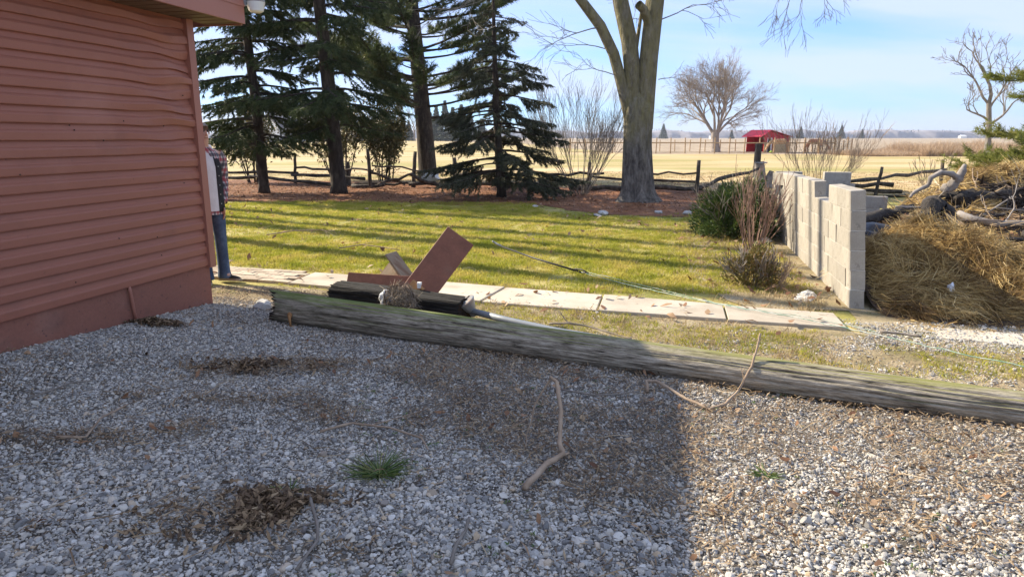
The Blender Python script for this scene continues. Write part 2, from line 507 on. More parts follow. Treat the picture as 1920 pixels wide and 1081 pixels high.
MT['galv'] = mat('galvanised_metal', [(.3, (.22, .235, .25)), (.7, (.34, .35, .36))], scale=4, rough=.34, metal=.35, spec=.5, extra=overlay((.36, .22, .11), 5, .56, .70, amount=.7))
MT['pipe'] = mat('grey_pipe', [(.3, (.20, .225, .25)), (.7, (.28, .305, .33))], scale=4, rough=.45, spec=.5, metal=.1)
MT['black'] = mat('black_plastic', [(.3, (.012, .012, .013)), (.7, (.02, .02, .022))], rough=.5)
MT['nest'] = mat('nest_twigs', [(0, (.10, .07, .05)), (.5, (.22, .17, .12)), (1, (.36, .30, .23))], src='face')
MT['paper'] = mat('white_scrap', [(.3, (.55, .57, .60)), (.7, (.74, .75, .76))], scale=9, bump=.6, bscale=14, bdist=.03)
MT['glass'] = mat('lens_glass', [(.3, (.70, .72, .70)), (.7, (.80, .82, .80))], scale=3, rough=.15, spec=.6)
MT['bark_dark'] = mat('conifer_bark', [(.3, (.018, .013, .010)), (.5, (.042, .031, .024)), (.7, (.095, .075, .058))], scale=9, detail=8, stretch=(1, 1, .35),
                      bump=1, bscale=14, bdist=.04, nrough=.65)
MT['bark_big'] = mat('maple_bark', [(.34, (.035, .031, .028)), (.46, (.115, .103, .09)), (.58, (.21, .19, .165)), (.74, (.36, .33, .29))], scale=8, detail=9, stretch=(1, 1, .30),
                     bump=1.0, bscale=16, bdist=.12, nrough=.75, extra=lambda N, L, c, cv, nz: lichen_shadow_edge(N, L, c, cv, nz))
MT['bark_moss'] = mat('maple_bark_lichen', [(.28, (.06, .055, .035)), (.48, (.155, .145, .085)), (.64, (.25, .235, .14)), (.8, (.33, .31, .21))], scale=6, detail=9, stretch=(1, 1, .25),
                      bump=1.0, bscale=10, bdist=.06, nrough=.7, extra=overlay((.25, .22, .07), 2.2, .44, .62, amount=.7))
MT['bark_grey'] = mat('grey_bark', [(.3, (.11, .095, .08)), (.7, (.27, .24, .205))], scale=7, stretch=(1, 1, .3), bump=.6)
MT['bark_far'] = mat('far_bark', [(.3, (.19, .155, .13)), (.7, (.35, .30, .26))], scale=3)
MT['twig_tan'] = mat('tan_twig', [(.3, (.24, .17, .115)), (.7, (.42, .32, .23))], scale=9, stretch=(1, 1, 1), bump=.4)
MT['twig_grey'] = mat('grey_twig', [(.3, (.13, .11, .09)), (.7, (.27, .235, .20))], scale=9, bump=.4)
MT['twig_red'] = mat('red_twig', [(.3, (.17, .095, .07)), (.7, (.33, .22, .165))], scale=6)
MT['spruce'] = mat('spruce_needles', [(0, (.026, .044, .018)), (.45, (.052, .078, .028)), (.8, (.088, .110, .040)), (.93, (.13, .135, .05)), (1, (.17, .13, .07))], src='face', rough=.6, transl=.22)
MT['spruce_blue'] = mat('blue_spruce_needles', [(0, (.034, .042, .026)), (.5, (.066, .074, .042)), (.85, (.115, .118, .068)), (1, (.20, .155, .085))], src='face', rough=.6, transl=.2)
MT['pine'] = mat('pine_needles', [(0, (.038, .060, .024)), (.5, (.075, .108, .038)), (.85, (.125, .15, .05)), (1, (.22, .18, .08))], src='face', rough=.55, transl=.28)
MT['pine_lit'] = mat('sunlit_yellow_needles', [(0, (.12, .15, .03)), (.5, (.21, .23, .05)), (.85, (.30, .29, .08)), (1, (.38, .30, .12))], src='face', rough=.55, transl=.45)  # yellow-green needles, colour lightened so the boughs look sunlit
MT['shrub_leaf'] = mat('shrub_leaves', [(0, (.045, .050, .018)), (.5, (.105, .105, .038)), (.85, (.19, .165, .07)), (1, (.30, .22, .11))], src='face', rough=.5, transl=.25)
MT['yew'] = mat('yew_needles', [(0, (.022, .045, .012)), (.5, (.048, .085, .02)), (.85, (.10, .135, .03)), (1, (.2, .17, .06))], src='face', rough=.5, transl=.25)
MT['box_leaf'] = mat('boxwood_leaves', [(0, (.07, .075, .02)), (.5, (.15, .13, .04)), (.8, (.26, .17, .06)), (1, (.33, .2, .08))], src='face', rough=.55, transl=.25)
MT['blade'] = mat('grass_blades', [(.30, (.19, .23, .022)), (.46, (.36, .36, .048)), (.60, (.52, .44, .11)), (.78, (.62, .51, .22))], scale=1.7, detail=7, coord='World', rough=.6, transl=.42,
                  nrough=.7, fine=.35, fscale=26)
MT['blade_dry'] = mat('dry_grass', [(0, (.28, .20, .10)), (.5, (.43, .32, .17)), (1, (.56, .44, .26))], src='face', rough=.7, transl=.2)
MT['weed_dry'] = mat('dry_weed', [(0, (.34, .23, .15)), (.5, (.50, .37, .25)), (1, (.62, .49, .35))], src='face', rough=.8, transl=.35)
MT['blade_dark'] = mat('green_tuft', [(0, (.05, .095, .02)), (.6, (.10, .155, .035)), (1, (.22, .22, .07))], src='face', rough=.5, transl=.2)
MT['litter'] = mat('dead_leaf_bits', [(0, (.05, .032, .02)), (.3, (.15, .098, .058)), (.6, (.29, .20, .115)), (.85, (.42, .32, .20)), (1, (.55, .46, .33))], src='face', rough=.75, transl=.1)
MT['leaf'] = mat('fallen_oak_leaf', [(0, (.11, .05, .028)), (.4, (.22, .11, .055)), (.75, (.34, .20, .11)), (1, (.45, .33, .21))], src='face', rough=.65, transl=.15)
MT['straw'] = mat('straw', [(0, (.15, .09, .035)), (.3, (.36, .235, .085)), (.65, (.56, .40, .16)), (1, (.72, .57, .30))], src='face', rough=.5, transl=.25)
MT['compost'] = mat('compost_soil', [(.3, (.035, .025, .018)), (.5, (.085, .055, .036)), (.7, (.18, .12, .07))], scale=3.2, detail=9, coord='World', fine=.5, fscale=40, bump=1, bscale=26, bdist=.06)
MT['char'] = mat('charred_root', [(.3, (.018, .016, .015)), (.55, (.055, .047, .042)), (.75, (.14, .12, .105))], scale=5, detail=9, stretch=(1, 1, 1), bump=1, bscale=9, bdist=.07, nrough=.7)
MT['driftwood'] = mat('grey_driftwood', [(.3, (.14, .12, .105)), (.55, (.28, .25, .225)), (.75, (.42, .38, .34))], scale=6, detail=7, bump=.8, bscale=16, bdist=.02)
MT['post'] = mat('fence_post_wood', [(.3, (.03, .025, .02)), (.5, (.075, .062, .05)), (.75, (.17, .145, .12))], scale=10, stretch=(1, 1, .3), bump=.8, bdist=.03)
MT['post_tan'] = mat('new_fence_wood', [(.3, (.34, .22, .12)), (.7, (.48, .34, .20))], scale=2)
MT['shed_red'] = mat('red_metal_siding', [(.3, (.46, .020, .032)), (.7, (.54, .028, .042))], scale=2, rough=.45, spec=.4)
MT['shed_roof'] = mat('red_metal_roof', [(.3, (.66, .035, .06)), (.7, (.74, .05, .08))], scale=2, rough=.4, spec=.4)
MT['plywood'] = mat('plywood', [(.3, (.42, .30, .16)), (.7, (.52, .39, .23))], scale=2)
MT['white'] = mat('white_paint', [(.3, (.70, .70, .68)), (.7, (.80, .80, .78))], scale=2, rough=.5)
MT['dark'] = mat('dark_opening', [(.3, (.012, .011, .010)), (.7, (.02, .018, .016))], scale=2)
MT['horse'] = mat('tan_horse_coat', [(.3, (.46, .24, .11)), (.6, (.56, .33, .16)), (.8, (.62, .42, .24))], scale=1.5, rough=.6)
MT['horse2'] = mat('chestnut_coat', [(.3, (.38, .15, .075)), (.7, (.47, .21, .11))], scale=2, rough=.6)
MT['mane'] = mat('pale_mane', [(.3, (.55, .42, .26)), (.7, (.66, .52, .36))], scale=8)
MT['asphalt'] = mat('pale_road', [(.3, (.44, .42, .40)), (.7, (.54, .52, .50))], scale=.3)
MT['house_roof'] = mat('house_shingles', [(.3, (.17, .155, .155)), (.7, (.23, .21, .21))], scale=2)
MT['house_wall'] = mat('house_siding', [(.3, (.42, .42, .43)), (.7, (.52, .52, .53))], scale=1)
MT['pane'] = mat('window_pane', [(.3, (.03, .035, .04)), (.7, (.05, .055, .06))], rough=.1, spec=.6)
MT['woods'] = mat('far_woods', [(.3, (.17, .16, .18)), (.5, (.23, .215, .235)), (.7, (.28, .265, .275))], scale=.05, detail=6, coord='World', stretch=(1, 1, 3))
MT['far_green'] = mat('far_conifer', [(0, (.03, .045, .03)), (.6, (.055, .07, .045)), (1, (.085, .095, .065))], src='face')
MT['rope'] = mat('green_white_rope', [(.42, (.16, .30, .22)), (.5, (.34, .44, .37)), (.58, (.50, .54, .49))], scale=14, detail=2, rough=.6)
MT['bag'] = mat('white_bag', [(.3, (.60, .61, .62)), (.7, (.76, .77, .78))], scale=6, bump=.8, bscale=8, bdist=.06)
MT['bucket'] = mat('pale_blue_plastic', [(.3, (.50, .58, .62)), (.7, (.62, .69, .72))], scale=3, rough=.4)
MT['rubble'] = mat('broken_concrete', [(.3, (.36, .35, .33)), (.7, (.56, .55, .52))], scale=7, bump=.8, bscale=18, bdist=.03)
MT['tyre'] = mat('black_sheet', [(.3, (.012, .012, .014)), (.7, (.03, .03, .032))], scale=8, rough=.45, bump=.6)


# ------------------------------------------------------------------ helpers: ground sheets
def rough_outline(pts, step, amp, seed, closed=True):
    out = []
    n = len(pts)
    for i in range(n):
        a = np.array(pts[i], float); b = np.array(pts[(i + 1) % n], float)
        k = max(1, int(np.linalg.norm(b - a) / step))
        d = (b - a); nn = np.array([-d[1], d[0]]) / max(np.linalg.norm(d), 1e-6)
        for j in range(k):
            p = a + d * j / k
            o = (fbm(p[0] / (step * 4), p[1] / (step * 4), seed) - .5) * 2 * amp + (fbm(p[0] / step, p[1] / step, seed + 5) - .5) * amp
            out.append(tuple(p + nn * o))
    return out


def sheet(name, pts, z, m, step=None, amp=0, seed=0):
    if step: pts = rough_outline(pts, step, amp, seed)
    v3 = [Vector((x, y, 0)) for x, y in pts]
    tris = tessellate_polygon([v3])
    me = bpy.data.meshes.new(name)
    me.from_pydata([(p.x, p.y, z) for p in v3], [], tris)
    bm = bmesh.new(); bm.from_mesh(me)
    bmesh.ops.recalc_face_normals(bm, faces=bm.faces)
    for f in bm.faces:
        if f.normal.z < 0: f.normal_flip()
    bm.to_mesh(me); bm.free()
    me.materials.append(m)
    return tag(link(name, me), kind='structure')


# ------------------------------------------------------------------ garage frame of reference
GC = Vector((-2.95, 6.42, 0)); GD = Vector((.2260, .9741, 0)); GN = Vector((.9741, -.2260, 0)); UP = Vector((0, 0, 1))


def gp(s, o, z):
    """point along the garage wall: s metres from the corner (negative towards the yard), o metres out of the wall"""
    return GC + GD * s + GN * o + UP * z


def log_y(x):
    return 5.80 - .44 * (x + 2.13)


def gravel_edge(x):
    """far border of the gravel yard"""
    return np.where(x < -1.9, 6.55 - .05 * (x + 3), np.clip(6.2 - .62 * (x + 1.9), 2.0, 9)) + (fbm(np.asarray(x) * 1.1, np.asarray(x) * 0 + 3, 4) - .5) * .5


def mound(x, y):
    """gravel banked against the garage wall"""
    s = (x - GC.x) * GD.x + (y - GC.y) * GD.y
    o = (x - GC.x) * GN.x + (y - GC.y) * GN.y
    return np.clip(-s * .078, 0, .2) * np.exp(-np.maximum(o, 0) ** 2 / .9)


def gravel_z(x, y):
    x = np.asarray(x, float); y = np.asarray(y, float)
    base = .012 + .03 * (fbm(x * .9, y * .9, 21) - .5) + mound(x, y)
    e = gravel_edge(x) + (fbm(x * 2.3, y * 2.3, 31) - .5) * .6
    drop = np.clip((y - e) / .35, 0, 1)
    return base * (1 - drop) - .05 * drop


# ------------------------------------------------------------------ ground
sheet('tilled_field', [(-5000, -60), (5000, -60), (5000, 7000), (-5000, 7000)], -.05, MT['tilled'])
sheet('mown_field', [(-260, 17.5), (300, 17.5), (300, 62), (60, 66), (12, 69), (7, 120), (2, 214), (-300, 214)], -.030, MT['mown'], 3, .9, 3)
sheet('road', [(-600, 221), (-17, 221), (-16, 226), (-600, 226)], -.02, MT['asphalt'])
sheet('roadside_field', [(-600, 232), (-10, 228), (-40, 330), (-600, 330)], -.035, MT['mown'], 8, 4, 8)
sheet('lawn', [(-14, 6.4), (-2, 4), (6, 1.5), (9, 1.5), (9, 12), (22, 12), (22, 19.5), (-20, 20), (-20, 12)], -.012, MT['lawn'], .5, .2, 5)
sheet('needle_bed', [(-16, 17.6), (-8, 17.55), (-3, 17.1), (0.6, 16.6), (1.2, 15.2), (2.3, 14.0), (3.6, 13.7), (4.9, 14.2), (5.6, 16), (7.5, 18.2), (7.0, 21.0), (2.5, 22.2), (-2, 24.5), (-9, 26.2), (-16, 26.5)],
      -.002, MT['mulch'], .35, .55, 9)
sheet('verge', [(-3.3, 7.3), (-2.5, 7.25), (-.31, 6.44), (.8, 6.10), (1.92, 5.78), (2.95, 5.45), (6, 4.5), (6, 1.8), (2, 3.0), (-2.3, 5.0), (-3.3, 6.2)], -.006, MT['verge'], .3, .05, 7)
sheet('planting_bed', [(3.3, 6.15), (2.4, 6.35), (2.05, 7.2), (2.35, 8.6), (2.7, 9.8), (3.1, 12.2), (4.5, 12.0), (4.3, 10.5)], -.004, MT['verge'], .3, .25, 12)
sheet('compost_yard', [(3.3, 6.3), (3.1, 5.75), (5.0, 5.0), (9, 4.2), (16, 9), (15, 15), (8, 14.8), (4.4, 12.0)], -.003, MT['verge'], .4, .2, 15)

gx = np.linspace(-7.5, 7.5, 190); gy = np.linspace(.6, 8.2, 110)
GX, GY = np.meshgrid(gx, gy, indexing='ij')
GZ = gravel_z(GX, GY)
V = np.stack([GX, GY, GZ], -1).reshape(-1, 3)
ii = np.arange(189)[:, None] * 110 + np.arange(109)[None, :]
F = np.stack([ii, ii + 110, ii + 111, ii + 1], -1).reshape(-1, 4)
tag(link('gravel_yard', np_mesh('gravel_yard', V, F, MT['grit'], smooth=True)), kind='structure')

# concrete path: each slab its own piece
path = tag(bpy.data.objects.new('sidewalk', None), kind='structure'); COL.objects.link(path)
joints = [((-2.38, 7.92), (-2.5, 7.33)), ((-1.2, 7.53), (-1.42, 6.93)), ((-.07, 7.10), (-.31, 6.46)), ((.94, 6.75), (.80, 6.11)), ((2.05, 6.32), (1.92, 5.78)), ((2.98, 6.0), (2.87, 5.52))]
joints2 = [((3.62, 5.62), (3.50, 5.30)), ((4.25, 5.40), (4.12, 5.06)), ((5.0, 5.12), (4.85, 4.72)), ((6.6, 4.6), (6.4, 4.15))]


def slab(a, b, tilt=0.0):
    g = .010
    fa, na = Vector((*a[0], 0)), Vector((*a[1], 0)); fb, nb = Vector((*b[0], 0)), Vector((*b[1], 0))
    t = (fb - fa).normalized() * g
    q = [fa + t, na + t, nb - t, fb - t]
    z = .022 + tilt
    m = M()
    c = .006
    low = [p + UP * -.06 for p in q]; mid = [p + UP * (z - c) for p in q]
    cen = sum(q, Vector()) / 4
    top = [p + (cen - p).normalized() * c + UP * z for p in q]
    m.add(low + mid + top, [(0, 1, 5, 4), (1, 2, 6, 5), (2, 3, 7, 6), (3, 0, 4, 7), (4, 5, 9, 8), (5, 6, 10, 9), (6, 7, 11, 10), (7, 4, 8, 11), (8, 9, 10, 11)])
    return m.obj('concrete_slab', MT['concrete'], path)


for k in range(len(joints) - 1): slab(joints[k], joints[k + 1], [0, .004, -.003, .002, -.002][k])
for k in range(len(joints2) - 1): slab(joints2[k], joints2[k + 1], (-.0235, -.016, -.012)[k])
# brick end of the path
bp_ = tag(bpy.data.objects.new('brick_path', None), kind='structure'); COL.objects.link(bp_)
bm_ = M().box((0, 0, 0), (.192, .092, .05)).mesh('brick', MT['brick'])
u = Vector((.955, -.295, 0)).normalized(); v = Vector((.205, .979, 0)).normalized()
for j in range(6):
    for i in range(12):
        c = Vector((-2.50, 7.36, .0)) - u * (.11 + .2 * i + (.1 if j % 2 else 0)) + v * (.05 + .1 * j)
        o = link('brick', bm_, bp_)
        o.location = (c.x, c.y, -.005 + R.uniform(-.004, .004)); o.rotation_euler = (R.uniform(-.02, .02), R.uniform(-.02, .02), math.atan2(u.y, u.x) + R.uniform(-.02, .02))


# ------------------------------------------------------------------ garage
garage = thing('garage', 'red brown garage with horizontal lap siding, painted foundation and boxed eave', 'garage', tuple(GC))
GL, GW = 9.5, 6.4


def gl(s, o, z):
    return GD * s + GN * o + UP * z              # relative to the garage corner


COURSES = 19; CH = .1185; Z0 = .40
s_sta = np.concatenate([np.linspace(0, -2.2, 56), np.linspace(-2.3, -4.5, 24), np.linspace(-4.8, -GL, 8)])


def warp(s, z):
    """buckled siding beside the corner"""
    a = math.exp(-((s + .12) / .55) ** 2) * max(0, min(1, (z - 1.1) / .7))
    out = .018 * a * math.sin(z * 19 + s * 5) + .013 * math.exp(-((s + .75) / .32) ** 2) * math.exp(-((z - 2.05) / .14) ** 2)
    dz = .014 * a * math.sin(z * 13 + 1 + s * 9) - .012 * math.exp(-((s + .62) / .25) ** 2) * math.exp(-((z - 2.02) / .13) ** 2)
    w2 = .0025 * math.sin(s * 2.3 + z * 7) * (.4 + .6 * max(0, min(1, z - .8)))
    return out + w2, dz


def siding_run(z0, sa, sb, proud=0.0):
    m = M()
    st = [s for s in s_sta if sb <= s <= sa]
    st = sorted(set([sa] + st + [sb]), reverse=True)
    prof = [(.0, -.004), (.029, -.004), (.031, .003), (.0315, .048), (.026, .060), (.016, .070), (.004, .117)]
    vs = []
    for s in st:
        for o, z in prof:
            a, dz = warp(s, z0 + z)
            vs.append(gl(s, o + proud + max(-.012, a), z0 + z + dz))
    n = len(prof); fs = []
    for i in range(len(st) - 1):
        for k in range(n - 1):
            fs.append((i * n + k, i * n + k + 1, (i + 1) * n + k + 1, (i + 1) * n + k))
    m.add(vs, fs)
    return fix_normals(m.obj('siding_board', MT['siding'], garage, smooth=False))


seams = {5: -3.55, 6: -3.05, 3: -1.35, 2: -1.1, 9: -4.6, 14: -3.9}
for k in range(COURSES):
    z = Z0 + k * CH
    if k in seams:
        siding_run(z, -.004, seams[k] - .02, 0); siding_run(z, seams[k] + .0, -GL, .0022)
    else:
        siding_run(z, -.004, -GL)
m = M()
m.box(gl(.045 - .04, .016, (Z0 + 2.63) / 2 - .01), (.085, .075, 2.63 - Z0 + .03), (GD, GN, UP))
m.obj('corner_post', MT['siding_trim'], garage)
m = M(); m.box(gl(-GL / 2, -GW / 2, 1.2), (GL - .04, GW - .02, 2.7), (GD, GN, UP))
m.obj('wall', MT['siding'], garage)
m = M(); m.box(gl(-GL / 2, -GW / 2, .12), (GL, GW + .016, .56), (GD, GN, UP))
m.obj('foundation', MT['foundation'], garage)
m = M(); m.tube([gl(-1.03, .024, .40), gl(-1.03, .030, .36), gl(-1.015, .028, .2), gl(-.99, .024, .02)], .013, 8)
m.obj('conduit', MT['siding_trim'], garage, smooth=True)
# eave
EO, EE = .384, .335
m = M(); m.box(gl(-GL / 2 + EE / 2, EO / 2, 2.640), (GL + EE - .03, EO - .005, .014), (GD, GN, UP))
for k in range(60):
    m.box(gl(EE - .08 - k * .15, EO / 2, 2.6315), (.016, EO - .03, .004), (GD, GN, UP))
m.obj('soffit', MT['soffit'], garage)
m = M(); m.box(gl(-GL / 2 + EE / 2, EO, 2.735), (GL + EE, .024, .21), (GD, GN, UP))
m.box(gl(-GL / 2 + EE / 2, EO + .013, 2.79), (GL + EE, .014, .02), (GD, GN, UP))
m.obj('fascia', MT['siding_trim'], garage)
m = M()
slope = .34; half = GW / 2 + EO
for sgn in (1, -1):
    a = gl(EE, -GW / 2 + sgn * half, 2.832); b = gl(EE, -GW / 2, 2.832 + half * slope)
    c = gl(-GL, -GW / 2, 2.832 + half * slope); d = gl(-GL, -GW / 2 + sgn * half, 2.832)
    m.prism([a, b, c, d], UP * .05)
m.obj('roof', MT['roof'], garage)
m = M()
m.prism([gl(EE - .02, EO - .02, 2.62), gl(EE - .02, EO - .02, 2.84), gl(EE - .02, -GW / 2, 2.83 + half * slope), gl(EE - .02, -GW - EO, 2.84), gl(EE - .02, -GW - EO, 2.62)], GD * .02)
m.obj('rake_board', MT['siding_trim'], garage)
m = M()
for k in range(16):
    s = R.uniform(-2.9, -.1); z = R.uniform(.5, 2.0); m.box(gl(s, .031, z), (.008, .006, .009), (GD, GN, UP))
m.obj('siding_chips', MT['dark'], garage, kind='stuff')

# yard light on the fascia end
fe = gp(EE + .0, EO + .0, 0)
fl = thing('floodlight', 'dusk to dawn light with ribbed clear lens fixed at the end of the eave', 'light', (fe.x, fe.y, 2.80))
m = M(); m.box((.0, .03, .03), (.05, .03, .07)); m.tube([(0, .03, .03), (.03, .06, .05), (.07, .08, .055)], .012, 8)
m.obj('bracket', MT['galv'], fl, smooth=False)
m = M(); m.lathe([(.035, .11), (.06, .10), (.085, .055), (.085, .035)], 18, (.09, .09, 0)); m.obj('housing', MT['galv'], fl, smooth=True)
m = M()
pr = []
for k in range(10):
    z = .036 - k * .0085
    pr += [(.088 - k * .0022, z), (.083 - k * .0022, z - .0042)]
pr.append((.045, -.055))
m.lathe(pr, 22, (.09, .09, 0)); m.obj('lens', MT['glass'], fl, smooth=False)


# ------------------------------------------------------------------ block wall
bw = thing('block_wall', 'dry stacked pale concrete block wall with a notch in its top course beside the compost heap', 'wall', (3.24, 6.27, 0))
WD = Vector((.235, .972, 0)).normalized(); WN = Vector((WD.y, -WD.x, 0))
LEAN = rad(5.0)


def block_mesh(L, H, D, jit=.003, chip=0):
    m = M()
    c = .0045
    ring = lambda x0, x1, z: [(x0, -D / 2, z), (x1, -D / 2, z), (x1, D / 2, z), (x0, D / 2, z)]
    x0, x1 = -L / 2, L / 2
    vs = ring(x0 + c, x1 - c, 0) + ring(x0, x1, c) + ring(x0, x1, H - c) + [(x0 + c, -D / 2 + c, H), (x1 - c, -D / 2 + c, H), (x1 - c, D / 2 - c, H), (x0 + c, D / 2 - c, H)]
    vs = [(x + R.uniform(-jit, jit), y + R.uniform(-jit, jit), z + R.uniform(-jit, jit) * .5) for x, y, z in vs]
    fs = [(3, 2, 1, 0), (12, 13, 14, 15)]
    for r in range(3):
        for k in range(4):
            fs.append((r * 4 + k, r * 4 + (k + 1) % 4, (r + 1) * 4 + (k + 1) % 4, (r + 1) * 4 + k))
    m.add(vs, fs)
    return m.mesh('block', MT['block'])


full = [block_mesh(.397, .1875, .128, .003) for _ in range(5)]
halfb = [block_mesh(.196, .186, .128) for _ in range(3)]
wrot = math.atan2(WD.y, WD.x)


def put_block(me, s, course, off=0.0, dz=0.0, rz=0.0, o=0.0):
    b = link('block', me, bw)
    z = course * .189 - .01 + dz - s * .012
    lean = math.tan(LEAN) * z
    p = WD * s + WN * (.075 + o + R.uniform(-.004, .004) - lean) + UP * z
    b.location = p
    b.rotation_euler = (-LEAN, R.uniform(-.006, .006), wrot + rz + R.uniform(-.008, .008))
    return b


for c in range(6):
    s = 0.0; offset = c % 2
    first = True
    while s < 4.7:
        if first and offset:
            L = .2; me = R.choice(halfb)
        else:
            L = .4; me = R.choice(full)
        mid = s + L / 2
        if c == 5 and 1.15 < mid < 1.75: pass                      # notch in the top course
        elif c == 5 and mid > 4.0: pass
        elif c == 0 and mid < .0: pass
        else:
            gapx = .02 if (c == 3 and first) else 0
            put_block(me, mid + (.035 if (c in (3, 4) and .55 < mid < 1.1) else 0), c, rz=(.06 if c == 5 and mid > 3.5 else 0))
        s += L; first = False
b = put_block(full[1], 4.42, 5, rz=.35, o=-.05); b.rotation_euler[1] = .05
# cross wall behind
BX = Vector((.974, -.226, 0))
for c in range(6):
    for i in range(4):
        if c == 5 and i not in (0, 2): continue
        if c == 4 and i == 3: continue
        me = full[(c + i) % 5]
        b = link('block', me, bw)
        p = Vector((4.30, 11.15, 0)) + BX * (.22 + .4 * i + (.0 if c % 2 == 0 or c == 5 else .1)) - bw.location
        if c == 5 and i == 2: p += BX * -.07
        b.location = (p.x - .0, p.y, c * .187 - .065)
        b.rotation_euler = (0, 0, math.atan2(BX.y, BX.x) + R.uniform(-.02, .02))
m = M()
for c in range(1, 6):
    m.box(WN * (.075 - math.tan(LEAN) * (c * .189 - .011)) + UP * (c * .189 - .0125) + WD * .03, (.06, .132, .006), (WD, WN, UP))
m.obj('mortar_bead', MT['mortar'], bw, kind='stuff')


# ------------------------------------------------------------------ fallen pole
def wood_round(name, L, r0, r1, mats, jag0=0.0, jag1=0.0, nl=70, na=72, squash=1.0, seed=0, groove=.006, bow=0.0, square=0.0, checks=0):
    """round timber along +X with checks along the grain and broken ends; last material is the end grain"""
    rg = np.random.default_rng(seed)
    xs = np.linspace(0, L, nl); an = np.linspace(0, 2 * math.pi, na, endpoint=False)
    X, A = np.meshgrid(xs, an, indexing='ij')
    r = r0 + (r1 - r0) * X / L
    if square: r = r * (1 - square + square * np.minimum(1.34, 1 / np.maximum(np.abs(np.cos(A)), np.abs(np.sin(A)))))
    cr = vnoise(X * 1.1 + 5, A * 9 / (2 * math.pi) * 4, seed) ; cr = np.where(cr < .32, (.32 - cr) / .32, 0)
    gr = fbm(X * .7, A * 14, seed + 2) - .5
    r = r - cr * groove * 1.8 + gr * groove + (fbm(X * .9, np.cos(A) + 3, seed + 9) - .5) * groove * 2
    for _ in range(checks):
        a0 = rg.uniform(0, 6.283); x0 = rg.uniform(-.2, L - .2); ln = rg.uniform(.25, 1.7); dr = rg.uniform(-.12, .12); dp = rg.uniform(.007, .020); wd = rg.uniform(.034, .062)
        tt = (X - x0) / ln; win = np.clip(tt * 6, 0, 1) * np.clip((1 - tt) * 6, 0, 1) * ((tt > 0) & (tt < 1))
        da = np.abs(((A - a0 - dr * tt - .05 * np.sin(X * 7 + a0)) + math.pi) % (2 * math.pi) - math.pi)
        r = r - dp * win * np.clip(1 - da / wd, 0, 1)
    J0 = jag0 * rg.uniform(0, 1, na) * (.35 + .65 * vnoise(an * 3, an * 0, seed + 3)); J1 = jag1 * rg.uniform(0, 1, na)
    if jag0 > .1: J0 = J0 + .20 * np.clip(-np.cos(an) * 1.0 + .25 * np.sin(an), 0, 1)
    t0 = np.clip(1 - X / (jag0 * 2 + 1e-6), 0, 1) if jag0 else 0 * X
    t1 = np.clip(1 - (L - X) / (jag1 * 2 + 1e-6), 0, 1) if jag1 else 0 * X
    Xj = X + t0 * J0[None, :] - t1 * J1[None, :]
    Y = np.cos(A) * r; Z = np.sin(A) * r * squash + bow * np.sin(X / L * math.pi)
    V = np.stack([Xj, Y, Z], -1).reshape(-1, 3)
    # inner rings at both ends
    V = np.concatenate([V, np.stack([Xj[0] * .5 + .06 + jag0 * .5 * rg.uniform(0, 1, na), Y[0] * .86, Z[0] * .86], -1), np.array([[.24, 0, 0]]),
                        np.stack([Xj[-1] - .01, Y[-1] * .7, Z[-1] * .7], -1), np.array([[L - .02, 0, 0]])])
    m = M(); fs = []; mi = []
    for i in range(nl - 1):
        for k in range(na):
            k2 = (k + 1) % na
            fs.append((i * na + k, (i + 1) * na + k, (i + 1) * na + k2, i * na + k2)); mi.append(0 if xs[i] > L * .36 or len(mats) < 3 else 1)
    b0 = nl * na; c0 = b0 + na; b1 = c0 + 1; c1 = b1 + na
    for k in range(na):
        k2 = (k + 1) % na
        fs += [(k, k2, b0 + k2, b0 + k), (b0 + k, b0 + k2, c0)]; mi += [len(mats) - 1] * 2
        e = (nl - 1) * na
        fs += [(e + k2, e + k, b1 + k, b1 + k2), (b1 + k2, b1 + k, c1)]; mi += [len(mats) - 1] * 2
    m.add(V, fs); m.mi = mi
    return m.mesh(name, mats, smooth=True)


def aim_x(o, a, b):
    a, b = Vector(a), Vector(b)
    d = (b - a).normalized()
    y = UP.cross(d).normalized(); z = d.cross(y)
    o.matrix_world = Matrix(((d.x, y.x, z.x, a.x), (d.y, y.y, z.y, a.y), (d.z, y.z, z.z, a.z), (0, 0, 0, 1)))


LA, LB = Vector((-2.22, 5.845, .145)), Vector((5.4, 2.46, .094))
pole_me = wood_round('fallen_pole', (LB - LA).length, .138, .086, [MT['pole'], MT['rot']], jag0=.15, nl=190, na=150, seed=3, groove=.006, bow=-.02, checks=110)
pole = link('fallen_pole', pole_me)
aim_x(pole, LA, LB)
tag(pole, 'long weathered utility pole lying across the gravel, mossy at its rotten splintered end', 'pole')
m = M(); m.tube([(.42, -.150, -.02), (.43, -.160, -.06), (.435, -.155, -.15)], [.016, .011, .008], 6); m.lathe([(.022, -.008), (.026, 0), (.02, .01)], 8, (.42, -.145, -.02), (0, -1, 0))
o = m.obj('rusty_bolt', MT['board_orange'], pole, smooth=True); o['label'] = 'rusty bolt hanging from the pole'

BA, BB = Vector((-1.64, 6.09, .168)), Vector((-.38, 5.55, .142))
beam = link('broken_beam', wood_round('broken_beam', (BB - BA).length, .130, .120, [MT['dark_beam'], MT['rot']], jag0=.05, jag1=.04, nl=70, na=96, squash=1.0, seed=8, groove=.010, square=.85, checks=26))
aim_x(beam, BA, BB)
tag(beam, 'short dark rotten timber lying behind the mossy end of the fallen pole', 'timber')

# red-brown boards broken off the pole top
bb = thing('broken_box', 'broken reddish brown wooden box, one wide board sticking up behind the dark timber', 'broken box', (-.95, 6.15, 0))


